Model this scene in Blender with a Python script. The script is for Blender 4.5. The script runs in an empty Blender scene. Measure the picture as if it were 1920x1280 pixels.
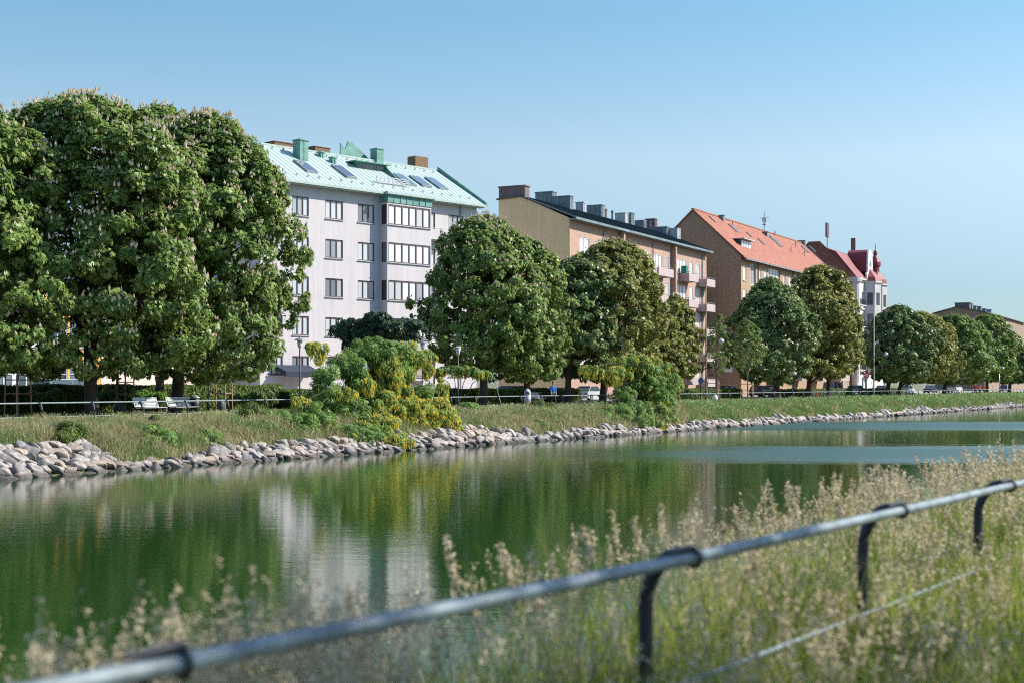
import bpy, math, random
import numpy as np
from mathutils import Vector
R = math.radians
random.seed(7)
C = bpy.context.scene.collection
scn = bpy.context.scene

# ------------------------------------------------------------------ camera, sky, sun, exposure
CAMZ, FPX, HOR = 1.65, 2667.0, 720.0          # eye height, focal length in photo pixels, horizon row
cd = bpy.data.cameras.new('camera'); cam = bpy.data.objects.new('camera', cd); C.objects.link(cam)
cam.location = (0, 0, CAMZ); cam.rotation_euler = (R(90), 0, 0)
cd.sensor_width = 36; cd.lens = 36 * FPX / 1920; cd.shift_y = (HOR - 640) / 1920
cd.clip_start = 0.05; cd.clip_end = 6000
cd.dof.use_dof = True; cd.dof.focus_distance = 100; cd.dof.aperture_fstop = 1.9
scn.camera = cam
SUN_EL, SUN_H = R(40), (0.985, 0.174)
sun_az = math.atan2(SUN_H[0], SUN_H[1])       # clockwise from +Y
sd = bpy.data.lights.new('sun', 'SUN'); sd.energy = 5.0; sd.angle = R(0.5); sd.color = (1.0, 0.93, 0.82)
so = bpy.data.objects.new('sun', sd); C.objects.link(so)
sv = Vector((SUN_H[0] * math.cos(SUN_EL), SUN_H[1] * math.cos(SUN_EL), math.sin(SUN_EL)))
so.rotation_euler = sv.to_track_quat('Z', 'Y').to_euler()
w = bpy.data.worlds.new("World"); scn.world = w; w.use_nodes = True
nt = w.node_tree; bg = nt.nodes['Background']; bg.inputs[1].default_value = 0.15
sky = nt.nodes.new('ShaderNodeTexSky'); sky.sky_type = 'NISHITA'; sky.sun_disc = False
sky.sun_elevation = SUN_EL; sky.sun_rotation = sun_az
sky.air_density = 1.0; sky.dust_density = 0.6; sky.ozone_density = 2.0
tint = nt.nodes.new('ShaderNodeMix'); tint.data_type = 'RGBA'; tint.blend_type = 'MULTIPLY'; tint.inputs[0].default_value = 1
tint.inputs[7].default_value = (0.93, 1.0, 1.10, 1)
tcw = nt.nodes.new('ShaderNodeTexCoord'); spw = nt.nodes.new('ShaderNodeSeparateXYZ'); nt.links.new(tcw.outputs['Generated'], spw.inputs[0])
rpw = nt.nodes.new('ShaderNodeValToRGB'); nt.links.new(spw.outputs[2], rpw.inputs[0])       # clear summer air: paler low down, deeper blue overhead
cr_ = rpw.color_ramp; cr_.elements[0].position = 0.0; cr_.elements[0].color = (0.32, 0.42, 0.51, 1); cr_.elements[1].position = 1.0; cr_.elements[1].color = (1.0, 1.10, 1.25, 1)
for q_, c_ in ((0.065, (0.355, 0.425, 0.51)), (0.155, (0.665, 0.645, 0.60)), (0.25, (0.495, 0.645, 0.62)), (0.45, (0.74, 0.90, 0.98))):
    el = cr_.elements.new(q_); el.color = (*c_, 1)
nt.links.new(rpw.outputs[0], tint.inputs[7])
nt.links.new(sky.outputs[0], tint.inputs[6]); nt.links.new(tint.outputs[2], bg.inputs[0])
scn.view_settings.view_transform = 'Standard'; scn.view_settings.look = 'None'
scn.view_settings.exposure = 0.80; scn.view_settings.gamma = 1.0
scn.cycles.max_bounces = 8; scn.cycles.transparent_max_bounces = 8
scn.cycles.use_denoising = False; scn.cycles.filter_width = 1.1; scn.cycles.sample_clamp_indirect = 6

# ------------------------------------------------------------------ coordinates
TH = R(30)                                     # the canal runs 30 degrees right of the view
ST, CT = math.sin(TH), math.cos(TH)
def uv(u, v, z=0.0): return Vector((u * ST - v * CT, u * CT + v * ST, z))   # u along the canal, v across it
def on_v(px, v, z=0.0):                        # where the sight line of a photo column crosses the line v
    r = (px - 960) / FPX; d = v / (ST - CT * r); return Vector((r * d, d, z))
def at(px, py, d): return Vector(((px - 960) / FPX * d, d, CAMZ + (HOR - py) / FPX * d))

# ------------------------------------------------------------------ materials
def mat(name, col, rough=0.8, var=0.0, scale=3.0, col2=None, metal=0.0, bump=0.0, bscale=None, spec=None, detail=5.0, island=0.0):
    m = bpy.data.materials.new(name); m.use_nodes = True; n = m.node_tree.nodes; L = m.node_tree.links
    b = n['Principled BSDF']; b.inputs['Roughness'].default_value = rough; b.inputs['Metallic'].default_value = metal
    if spec is not None: b.inputs['Specular IOR Level'].default_value = spec
    tc = n.new('ShaderNodeTexCoord')
    c2 = col2 if col2 else tuple(max(0, c * (1 - var)) for c in col)
    nz = n.new('ShaderNodeTexNoise'); nz.inputs['Scale'].default_value = scale; nz.inputs['Detail'].default_value = detail
    nz.inputs['Roughness'].default_value = 0.65
    L.new(tc.outputs['Object'], nz.inputs['Vector'])
    rp = n.new('ShaderNodeValToRGB'); rp.color_ramp.elements[0].position = 0.36; rp.color_ramp.elements[1].position = 0.64
    rp.color_ramp.elements[0].color = (*c2, 1); rp.color_ramp.elements[1].color = (*col, 1)
    fac = nz.outputs['Fac']
    if island > 0:
        g = n.new('ShaderNodeNewGeometry'); mx = n.new('ShaderNodeMix'); mx.inputs[0].default_value = island
        L.new(nz.outputs['Fac'], mx.inputs[2]); L.new(g.outputs['Random Per Island'], mx.inputs[3]); fac = mx.outputs[0]
        rp.color_ramp.elements[0].position = 0.2; rp.color_ramp.elements[1].position = 0.8
    L.new(fac, rp.inputs[0]); L.new(rp.outputs[0], b.inputs['Base Color'])
    if bump > 0:
        n2 = n.new('ShaderNodeTexNoise'); n2.inputs['Scale'].default_value = bscale or scale * 4; n2.inputs['Detail'].default_value = 6
        L.new(tc.outputs['Object'], n2.inputs['Vector'])
        bp = n.new('ShaderNodeBump'); bp.inputs['Strength'].default_value = bump; bp.inputs['Distance'].default_value = 0.05
        L.new(n2.outputs['Fac'], bp.inputs['Height']); L.new(bp.outputs['Normal'], b.inputs['Normal'])
    return m

def leaf_mat(name, ca, cb, trans=0.30, rough=0.40, gloss=0.4, scale=0.5):
    m = bpy.data.materials.new(name); m.use_nodes = True; n = m.node_tree.nodes; L = m.node_tree.links
    b = n['Principled BSDF']; out = n['Material Output']; b.inputs['Roughness'].default_value = rough
    b.inputs['Specular IOR Level'].default_value = gloss*0.3
    g = n.new('ShaderNodeNewGeometry'); tc = n.new('ShaderNodeTexCoord'); nz = n.new('ShaderNodeTexNoise')
    nz.inputs['Scale'].default_value = scale; nz.inputs['Detail'].default_value = 3; L.new(tc.outputs['Object'], nz.inputs['Vector'])
    mx = n.new('ShaderNodeMix'); mx.inputs[0].default_value = 0.45
    L.new(nz.outputs['Fac'], mx.inputs[2]); L.new(g.outputs['Random Per Island'], mx.inputs[3])
    rp = n.new('ShaderNodeValToRGB'); rp.color_ramp.elements[0].position = 0.2; rp.color_ramp.elements[1].position = 0.8
    rp.color_ramp.elements[0].color = (*ca, 1); rp.color_ramp.elements[1].color = (*cb, 1)
    L.new(mx.outputs[0], rp.inputs[0]); L.new(rp.outputs[0], b.inputs['Base Color'])
    tr = n.new('ShaderNodeBsdfTranslucent'); hs = n.new('ShaderNodeHueSaturation'); hs.inputs['Value'].default_value = 1.5
    hs.inputs['Hue'].default_value = 0.485
    L.new(rp.outputs[0], hs.inputs['Color']); L.new(hs.outputs[0], tr.inputs['Color'])
    ms = n.new('ShaderNodeMixShader'); ms.inputs[0].default_value = trans
    L.new(b.outputs[0], ms.inputs[1]); L.new(tr.outputs[0], ms.inputs[2]); L.new(ms.outputs[0], out.inputs['Surface'])
    return m

def brick_mat(name, c1, c2, mortar, dirt=0.25):
    m = bpy.data.materials.new(name); m.use_nodes = True; n = m.node_tree.nodes; L = m.node_tree.links
    b = n['Principled BSDF']; b.inputs['Roughness'].default_value = 0.88
    tc = n.new('ShaderNodeTexCoord'); sp = n.new('ShaderNodeSeparateXYZ'); L.new(tc.outputs['Object'], sp.inputs[0])
    ad = n.new('ShaderNodeMath'); ad.operation = 'ADD'; L.new(sp.outputs[0], ad.inputs[0]); L.new(sp.outputs[1], ad.inputs[1])
    cb = n.new('ShaderNodeCombineXYZ'); L.new(ad.outputs[0], cb.inputs[0]); L.new(sp.outputs[2], cb.inputs[1])
    br = n.new('ShaderNodeTexBrick'); br.inputs['Scale'].default_value = 1.0
    br.inputs['Brick Width'].default_value = 0.26; br.inputs['Row Height'].default_value = 0.09; br.inputs['Mortar Size'].default_value = 0.008
    br.inputs['Color1'].default_value = (*c1, 1); br.inputs['Color2'].default_value = (*c2, 1); br.inputs['Mortar'].default_value = (*mortar, 1)
    L.new(cb.outputs[0], br.inputs['Vector'])
    nz = n.new('ShaderNodeTexNoise'); nz.inputs['Scale'].default_value = 2.6; nz.inputs['Detail'].default_value = 7; nz.inputs['Roughness'].default_value = 0.8
    L.new(tc.outputs['Object'], nz.inputs['Vector'])
    mr = n.new('ShaderNodeMapRange'); mr.inputs[1].default_value = 0.3; mr.inputs[2].default_value = 0.7
    mr.inputs[3].default_value = 1 - dirt; mr.inputs[4].default_value = 1 + dirt; L.new(nz.outputs['Fac'], mr.inputs[0])
    mu = n.new('ShaderNodeVectorMath'); mu.operation = 'SCALE'; L.new(br.outputs['Color'], mu.inputs[0]); L.new(mr.outputs[0], mu.inputs['Scale'])
    L.new(mu.outputs[0], b.inputs['Base Color'])
    return m

def pane_mat(name, dark, light, bias=0.5):      # window panes: some show blinds or curtains behind the glass
    m = bpy.data.materials.new(name); m.use_nodes = True; n = m.node_tree.nodes; L = m.node_tree.links
    b = n['Principled BSDF']; b.inputs['Roughness'].default_value = 0.06; b.inputs['Specular IOR Level'].default_value = 0.7
    oi = n.new('ShaderNodeObjectInfo'); g = n.new('ShaderNodeNewGeometry')
    mx = n.new('ShaderNodeMath'); mx.operation = 'MULTIPLY_ADD'; mx.inputs[1].default_value = 0.45
    L.new(g.outputs['Random Per Island'], mx.inputs[0])
    hf = n.new('ShaderNodeMath'); hf.operation = 'MULTIPLY'; hf.inputs[1].default_value = 0.55; L.new(oi.outputs['Random'], hf.inputs[0])
    L.new(hf.outputs[0], mx.inputs[2])
    rp = n.new('ShaderNodeValToRGB'); rp.color_ramp.elements[0].position = bias - 0.18; rp.color_ramp.elements[1].position = bias + 0.18
    rp.color_ramp.elements[0].color = (*dark, 1); rp.color_ramp.elements[1].color = (*light, 1)
    L.new(mx.outputs[0], rp.inputs[0]); L.new(rp.outputs[0], b.inputs['Base Color'])
    return m

M = {}
M['plaster'] = mat('plaster', (0.525, 0.495, 0.51), 0.9, 0.07, 0.5, detail=8)
M['copper'] = mat('copper_roof', (0.36, 0.45, 0.42), 0.45, 0.10, 0.8, metal=0.0)
M['verdigris'] = mat('verdigris', (0.13, 0.31, 0.265), 0.6, 0.4, 1.5)
M['brown_frame'] = mat('brown_frame', (0.09, 0.05, 0.045), 0.6, 0.2)
M['white_frame'] = mat('white_frame', (0.6, 0.6, 0.6), 0.6, 0.08)
M['grey_frame'] = mat('grey_frame', (0.28, 0.30, 0.31), 0.6, 0.1)
M['pane'] = pane_mat('window_pane', (0.08, 0.10, 0.13), (0.48, 0.52, 0.55), 0.42)
M['pane_dark'] = pane_mat('dark_window_pane', (0.02, 0.03, 0.04), (0.10, 0.14, 0.17), 0.5)
M['pane_white'] = pane_mat('curtained_pane', (0.22, 0.25, 0.28), (0.62, 0.62, 0.62), 0.3)
M['brick_pink'] = brick_mat('pinkish_brick', (0.42, 0.26, 0.20), (0.32, 0.18, 0.135), (0.42, 0.35, 0.30))
M['brick_ochre'] = brick_mat('ochre_brick', (0.40, 0.255, 0.155), (0.29, 0.175, 0.105), (0.33, 0.26, 0.2))
M['brick_dark'] = brick_mat('dark_brick', (0.27, 0.185, 0.13), (0.19, 0.125, 0.085), (0.25, 0.2, 0.16))
M['yellow_plaster'] = mat('yellow_plaster', (0.74, 0.54, 0.30), 0.9, 0.10, 0.4, detail=8)
M['slate'] = mat('dark_roofing', (0.06, 0.085, 0.09), 0.5, 0.45, 0.9)
M['zinc'] = mat('zinc_cladding', (0.20, 0.26, 0.29), 0.45, 0.45, 1.4)
M['zinc_pale'] = mat('pale_zinc', (0.42, 0.44, 0.46), 0.45, 0.2, 1.4)
M['rust_zinc'] = mat('brown_cladding', (0.16, 0.11, 0.12), 0.6, 0.4, 1.4)
M['balcony'] = mat('pale_balcony', (0.44, 0.36, 0.36), 0.8, 0.12, 1.2)
M['tile'] = mat('red_tile', (0.37, 0.13, 0.08), 0.75, 0.30, 1.1, detail=8)
M['red_roof'] = mat('dark_red_roof', (0.21, 0.035, 0.038), 0.6, 0.3, 1.2)
M['cream'] = mat('cream_stucco', (0.56, 0.54, 0.54), 0.85, 0.12, 1.0)
M['brick_red'] = mat('old_red_brick', (0.25, 0.10, 0.075), 0.9, 0.4, 2.0)
M['chim_brick'] = mat('chimney_brick', (0.22, 0.13, 0.07), 0.9, 0.5, 6.0)
M['blue_plaster'] = mat('pale_blue_plaster', (0.52, 0.58, 0.68), 0.9, 0.08)
M['orange_plaster'] = mat('orange_plaster', (0.62, 0.30, 0.06), 0.9, 0.12)
M['beige_plaster'] = mat('beige_plaster', (0.58, 0.48, 0.42), 0.9, 0.08)
M['bark'] = mat('bark', (0.075, 0.055, 0.045), 0.95, 0.5, 3.0, bump=0.6, bscale=10)
M['bark_pale'] = mat('pale_bark', (0.20, 0.16, 0.12), 0.95, 0.4, 3.0)
M['chestnut'] = leaf_mat('chestnut_leaf', (0.040, 0.092, 0.030), (0.280, 0.380, 0.095), 0.22, 0.36, 0.45)
M['chestnut_dark'] = leaf_mat('dark_leaf', (0.032, 0.078, 0.036), (0.250, 0.330, 0.110), 0.18, 0.36, 0.45)
M['chestnut_olive'] = leaf_mat('olive_leaf', (0.048, 0.086, 0.026), (0.400, 0.390, 0.110), 0.22, 0.38, 0.40)
M['young_leaf'] = leaf_mat('young_leaf', (0.06, 0.11, 0.03), (0.18, 0.25, 0.08), 0.35)
M['plum_leaf'] = leaf_mat('purple_green_leaf', (0.022, 0.050, 0.030), (0.080, 0.120, 0.070), 0.15)
M['labur_leaf'] = leaf_mat('laburnum_leaf', (0.055, 0.130, 0.035), (0.240, 0.370, 0.100), 0.3)
M['blossom_pink'] = mat('pink_blossom', (0.88, 0.74, 0.58), 0.85, 0.3, 4.0, island=0.8, col2=(0.66, 0.58, 0.38))
M['blossom_yellow'] = mat('yellow_blossom', (0.95, 0.82, 0.20), 0.8, 0.3, 4.0, island=0.8, col2=(0.85, 0.68, 0.12))
M['hedge'] = leaf_mat('hedge_leaf', (0.035, 0.080, 0.018), (0.150, 0.200, 0.045), 0.25, scale=1.5)
M['lush'] = leaf_mat('lush_plant', (0.05, 0.12, 0.02), (0.17, 0.30, 0.05), 0.35, scale=1.5)
M['rock'] = mat('granite', (0.40, 0.355, 0.32), 0.85, 0.6, 1.6, bump=0.5, bscale=9, detail=8)
M['rock_grey'] = mat('grey_granite', (0.28, 0.26, 0.25), 0.85, 0.6, 1.6, bump=0.5, bscale=9, detail=8)
M['rock_warm'] = mat('warm_granite', (0.44, 0.355, 0.29), 0.85, 0.6, 1.6, bump=0.5, bscale=9, detail=8)
def add_wet(m):          # dark water stain on the stones near the canal surface
    n = m.node_tree.nodes; L = m.node_tree.links; b = n['Principled BSDF']; src = b.inputs['Base Color'].links[0].from_socket
    g = n.new('ShaderNodeNewGeometry'); sp = n.new('ShaderNodeSeparateXYZ'); L.new(g.outputs['Position'], sp.inputs[0]); mr = n.new('ShaderNodeMapRange')
    mr.inputs[1].default_value = -1.36; mr.inputs[2].default_value = -1.24; mr.inputs[3].default_value = 0.30; mr.inputs[4].default_value = 1.0; L.new(sp.outputs[2], mr.inputs[0])
    v = n.new('ShaderNodeVectorMath'); v.operation = 'SCALE'; L.new(src, v.inputs[0]); L.new(mr.outputs[0], v.inputs['Scale']); L.new(v.outputs[0], b.inputs['Base Color'])
for k_ in ('rock', 'rock_grey', 'rock_warm'): add_wet(M[k_])
def add_streaks(m, amt=0.16):
    n = m.node_tree.nodes; L = m.node_tree.links; b = n['Principled BSDF']; src = b.inputs['Base Color'].links[0].from_socket
    tc = n.new('ShaderNodeTexCoord'); mp = n.new('ShaderNodeMapping'); mp.inputs['Scale'].default_value = (2.2, 2.2, 0.10); L.new(tc.outputs['Object'], mp.inputs[0])
    z = n.new('ShaderNodeTexNoise'); z.inputs['Scale'].default_value = 1.4; z.inputs['Detail'].default_value = 7; z.inputs['Roughness'].default_value = 0.7; L.new(mp.outputs[0], z.inputs['Vector'])
    mr = n.new('ShaderNodeMapRange'); mr.inputs[1].default_value = 0.35; mr.inputs[2].default_value = 0.6; mr.inputs[3].default_value = 1-amt; mr.inputs[4].default_value = 1.02; L.new(z.outputs['Fac'], mr.inputs[0])
    v = n.new('ShaderNodeVectorMath'); v.operation = 'SCALE'; L.new(src, v.inputs[0]); L.new(mr.outputs[0], v.inputs['Scale']); L.new(v.outputs[0], b.inputs['Base Color'])
for k_, a_ in (('plaster', 0.10), ('yellow_plaster', 0.14), ('cream', 0.2), ('tile', 0.3), ('brick_pink', 0.15), ('brick_ochre', 0.15), ('slate', 0.3), ('zinc', 0.2), ('balcony', 0.2)): add_streaks(M[k_], a_)
M['asphalt'] = mat('asphalt', (0.06, 0.06, 0.062), 0.9, 0.2, 3.0)
M['gravel'] = mat('gravel_path', (0.38, 0.31, 0.24), 0.95, 0.25, 2.0)
M['paving'] = mat('paving', (0.30, 0.28, 0.26), 0.9, 0.2, 2.0)
M['kerb'] = mat('kerb_stone', (0.35, 0.34, 0.33), 0.9, 0.2, 2.0)
M['dark_metal'] = mat('dark_metal', (0.012, 0.017, 0.026), 0.5, 0.4, 8.0)
M['rail_metal'] = mat('galvanised_rail', (0.19, 0.245, 0.27), 0.55, 0.55, 7.0, metal=0.05)
M['rail_far'] = mat('painted_rail', (0.20, 0.25, 0.26), 0.5, 0.25, 5.0)
M['pole_grey'] = mat('grey_pole', (0.25, 0.24, 0.21), 0.6, 0.2)
M['wood'] = mat('raw_wood', (0.36, 0.21, 0.13), 0.85, 0.25, 4.0)
M['bench_wood'] = mat('grey_bench_wood', (0.44, 0.47, 0.48), 0.75, 0.15, 6.0)
M['lamp_glass'] = mat('lamp_glass', (0.55, 0.55, 0.54), 0.3, 0.05)
M['steel'] = mat('steel', (0.33, 0.34, 0.36), 0.35, 0.2, metal=0.6)
M['bag'] = mat('watering_bag', (0.06, 0.11, 0.10), 0.7, 0.4, 5.0)
M['tyre'] = mat('tyre', (0.015, 0.015, 0.015), 0.85)
M['skin'] = mat('skin', (0.50, 0.29, 0.20), 0.6, 0.08)
M['skin2'] = mat('skin_fair', (0.55, 0.35, 0.26), 0.6, 0.08)
M['hair'] = mat('hair', (0.06, 0.035, 0.02), 0.8)
M['blue_cloth'] = mat('blue_cloth', (0.03, 0.14, 0.50), 0.85, 0.15, 9)
M['navy_cloth'] = mat('navy_cloth', (0.02, 0.025, 0.045), 0.9, 0.2, 9)
M['red_cloth'] = mat('red_cloth', (0.55, 0.03, 0.02), 0.85, 0.15, 9)
M['sign_red'] = mat('sign_red', (0.55, 0.02, 0.025), 0.5, 0.05)
M['sign_white'] = mat('sign_white', (0.75, 0.75, 0.75), 0.5, 0.03)
M['sign_blue'] = mat('sign_blue', (0.04, 0.09, 0.20), 0.5, 0.05)
M['green_cloth'] = mat('green_cloth', (0.02, 0.20, 0.15), 0.8, 0.2)
M['blue_awning'] = mat('blue_awning', (0.012, 0.022, 0.05), 0.8, 0.2)
M['glass_car'] = mat('car_glass', (0.05, 0.07, 0.09), 0.05, 0.1, spec=0.8)
M['headlamp'] = mat('headlamp', (0.7, 0.7, 0.7), 0.15)
M['taillamp'] = mat('taillamp', (0.45, 0.01, 0.01), 0.2)
def paint(name, c): 
    m = mat(name, c, 0.28, 0.05, 2.0); m.node_tree.nodes['Principled BSDF'].inputs['Coat Weight'].default_value = 0.7; return m
M['car_white'] = paint('white_paint', (0.62, 0.63, 0.64)); M['car_grey'] = paint('grey_paint', (0.25, 0.28, 0.31))
M['car_black'] = paint('black_paint', (0.018, 0.02, 0.025)); M['car_blue'] = paint('blue_paint', (0.035, 0.07, 0.14)); M['car_silver'] = paint('silver_paint', (0.42, 0.45, 0.48))

# ------------------------------------------------------------------ mesh helpers
class MB:
    def __init__(s): s.v, s.f, s.m = [], [], []
    def quad(s, a, b, c, d, m=0):
        i = len(s.v); s.v += [tuple(a), tuple(b), tuple(c), tuple(d)]; s.f.append((i, i+1, i+2, i+3)); s.m.append(m); return s
    def poly(s, pts, m=0):
        i = len(s.v); s.v += [tuple(p) for p in pts]; s.f.append(tuple(range(i, i+len(pts)))); s.m.append(m); return s
    def box(s, x0, x1, y0, y1, z0, z1, m=0):
        i = len(s.v); s.v += [(x, y, z) for z in (z0, z1) for y in (y0, y1) for x in (x0, x1)]
        for f in ((0,2,3,1), (4,5,7,6), (0,1,5,4), (2,6,7,3), (0,4,6,2), (1,3,7,5)): s.f.append(tuple(i+k for k in f)); s.m.append(m)
        return s
    def prism(s, prof, a, b, axis='x', m=0):      # closed profile of (p, q) swept from a to b along an axis
        f = {'x': lambda t, p, q: (t, p, q), 'y': lambda t, p, q: (p, t, q), 'z': lambda t, p, q: (p, q, t)}[axis]
        n = len(prof); i = len(s.v); s.v += [f(a, *p) for p in prof] + [f(b, *p) for p in prof]
        s.f.append(tuple(range(i, i+n))); s.m.append(m); s.f.append(tuple(range(i+2*n-1, i+n-1, -1))); s.m.append(m)
        for k in range(n): s.f.append((i+k, i+(k+1) % n, i+n+(k+1) % n, i+n+k)); s.m.append(m)
        return s
    def tube(s, pts, r, n=8, m=0, cap=True):
        pts = [Vector(p) for p in pts]; rr = r if isinstance(r, (list, tuple)) else [r]*len(pts); i0 = len(s.v)
        ref = Vector((0, 0, 1))
        for k, p in enumerate(pts):
            t = (pts[min(k+1, len(pts)-1)] - pts[max(k-1, 0)]).normalized()
            a = t.cross(ref)
            if a.length < 0.2: a = t.cross(Vector((1, 0, 0)))
            a.normalize(); b = t.cross(a)
            for j in range(n):
                q = 2*math.pi*j/n; s.v.append(tuple(p + (a*math.cos(q) + b*math.sin(q))*rr[k]))
        for k in range(len(pts)-1):
            for j in range(n):
                s.f.append((i0+k*n+j, i0+k*n+(j+1) % n, i0+(k+1)*n+(j+1) % n, i0+(k+1)*n+j)); s.m.append(m)
        if cap:
            s.f.append(tuple(range(i0, i0+n))); s.m.append(m); e = i0+(len(pts)-1)*n; s.f.append(tuple(range(e+n-1, e-1, -1))); s.m.append(m)
        return s
    def lathe(s, prof, c=(0, 0, 0), n=12, m=0):   # prof: (radius, z) from bottom to top
        i0 = len(s.v)
        for r, z in prof:
            for j in range(n): q = 2*math.pi*j/n; s.v.append((c[0]+r*math.cos(q), c[1]+r*math.sin(q), c[2]+z))
        for k in range(len(prof)-1):
            for j in range(n): s.f.append((i0+k*n+j, i0+k*n+(j+1) % n, i0+(k+1)*n+(j+1) % n, i0+(k+1)*n+j)); s.m.append(m)
        s.f.append(tuple(range(i0+n-1, i0-1, -1))); s.m.append(m); e = i0+(len(prof)-1)*n; s.f.append(tuple(range(e, e+n))); s.m.append(m)
        return s
    def data(s, name, mats, smooth=False):
        me = bpy.data.meshes.new(name); me.from_pydata(s.v, [], s.f)
        for mm in (mats if isinstance(mats, (list, tuple)) else [mats]): me.materials.append(M[mm] if isinstance(mm, str) else mm)
        me.polygons.foreach_set('material_index', s.m)
        if smooth: me.polygons.foreach_set('use_smooth', [True]*len(s.f))
        me.update(); return me
    def build(s, name, mats, parent=None, smooth=False):
        return link(name, s.data(name, mats, smooth), parent)

def link(name, me, parent=None, loc=None):
    o = bpy.data.objects.new(name, me); C.objects.link(o)
    if parent: o.parent = parent
    if loc is not None: o.location = loc
    return o
def thing(name, label, cat, loc=(0, 0, 0), rz=0.0, group=None):
    o = bpy.data.objects.new(name, None); C.objects.link(o); o.location = loc; o.rotation_euler = (0, 0, rz)
    return tag(o, label, cat, group)
def tag(o, label, cat, group=None, kind=None):
    o['label'] = label; o['category'] = cat
    if group: o['group'] = group
    if kind: o['kind'] = kind
    return o
def struct(o): o['kind'] = 'structure'; return o
def copy_tree(o, parent=None):
    c = o.copy(); C.objects.link(c); c.parent = parent
    for ch in list(o.children): copy_tree(ch, c)
    return c
def np_mesh(name, verts, faces, mats, midx=None, smooth=False):   # fast mesh from arrays; faces is an (n, k) array
    me = bpy.data.meshes.new(name); nv, (nf, k) = len(verts), faces.shape
    me.vertices.add(nv); me.vertices.foreach_set('co', np.ascontiguousarray(verts, dtype=np.float32).ravel())
    me.loops.add(nf*k); me.loops.foreach_set('vertex_index', np.ascontiguousarray(faces, dtype=np.int32).ravel())
    me.polygons.add(nf); me.polygons.foreach_set('loop_start', np.arange(0, nf*k, k, dtype=np.int32))
    for mm in mats: me.materials.append(M[mm])
    if midx is not None: me.polygons.foreach_set('material_index', np.ascontiguousarray(midx, dtype=np.int32))
    if smooth: me.polygons.foreach_set('use_smooth', np.ones(nf, dtype=bool))
    me.update(calc_edges=True); return me
def unit(a): return a / np.maximum(np.linalg.norm(a, axis=-1, keepdims=True), 1e-6)

# ------------------------------------------------------------------ ground, water, paths, street
WATER = -1.45
PROF = [(-900, 0.3), (-60, 0.1), (-6, 0), (1.5, 0), (2.6, -0.02), (3.6, -0.12), (4.7, -0.55), (6.4, -1.7), (8.5, -3.0), (33, -3.0), (36.6, -1.95),
        (37.7, -1.58), (39.3, -0.95), (41.0, -0.24), (42.6, -0.06), (44.0, 0.0), (52, 0.03), (90, 0.03), (300, 0.1), (1500, 2)]
def ground_z(v):
    return float(np.interp(v, [p[0] for p in PROF], [p[1] for p in PROF]))
def ground_mesh():
    rng = np.random.default_rng(3)
    us = np.concatenate([np.linspace(-1200, -40, 12), np.arange(-38, 120, 2.0), np.arange(120, 400, 8.0), np.linspace(420, 2200, 20)])
    vs = []
    for a, b in zip(PROF[:-1], PROF[1:]):
        n = max(1, min(8, int((b[0]-a[0])/0.6))); vs += list(np.linspace(a[0], b[0], n, endpoint=False))
    vs.append(PROF[-1][0]); vs = np.array(vs)
    U, V = np.meshgrid(us, vs, indexing='ij'); Z = np.interp(V, [p[0] for p in PROF], [p[1] for p in PROF])
    bank = ((V > 2.8) & (V < 8)) | ((V > 37) & (V < 43.8)); Z = Z + bank*rng.normal(0, 0.04, Z.shape)
    X = U*ST - V*CT; Y = U*CT + V*ST; n, m = U.shape
    idx = np.arange(n*m).reshape(n, m)
    f = np.stack([idx[:-1, :-1], idx[1:, :-1], idx[1:, 1:], idx[:-1, 1:]], -1).reshape(-1, 4)
    return np_mesh('ground', np.stack([X, Y, Z], -1).reshape(-1, 3), f, ['turf'], smooth=True)
M['turf'] = mat('turf', (0.10, 0.12, 0.04), 0.95, 0.5, 0.8, col2=(0.15, 0.12, 0.065), bump=0.6, bscale=8, detail=9)
struct(link('ground', ground_mesh()))

def strip(name, v0, v1, u0, u1, z, m, thick=None):
    b = MB()
    a, c, d, e = uv(u0, v0, z), uv(u1, v0, z), uv(u1, v1, z), uv(u0, v1, z)
    b.quad(a, c, d, e)
    if thick:
        dn = Vector((0, 0, -thick)); b.quad(a, a+dn, c+dn, c); b.quad(e, d, d+dn, e+dn)
    return struct(b.build(name, m))
strip('gravel_path', 45.4, 48.6, -60, 700, 0.030, 'gravel')
strip('street', 61.8, 68.4, -200, 700, 0.036, 'asphalt')
strip('kerb', 61.5, 61.8, -200, 700, 0.15, 'kerb', 0.14)
strip('pavement', 68.4, 88, -200, 700, 0.15, 'paving', 0.14)
for k in range(40):
    pass
mk = MB()
for k in range(60):
    u0 = 20 + k*6; mk.quad(uv(u0, 65.0, 0.040), uv(u0+3, 65.0, 0.040), uv(u0+3, 65.15, 0.040), uv(u0, 65.15, 0.040))
struct(mk.build('street_markings', 'sign_white'))

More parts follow.
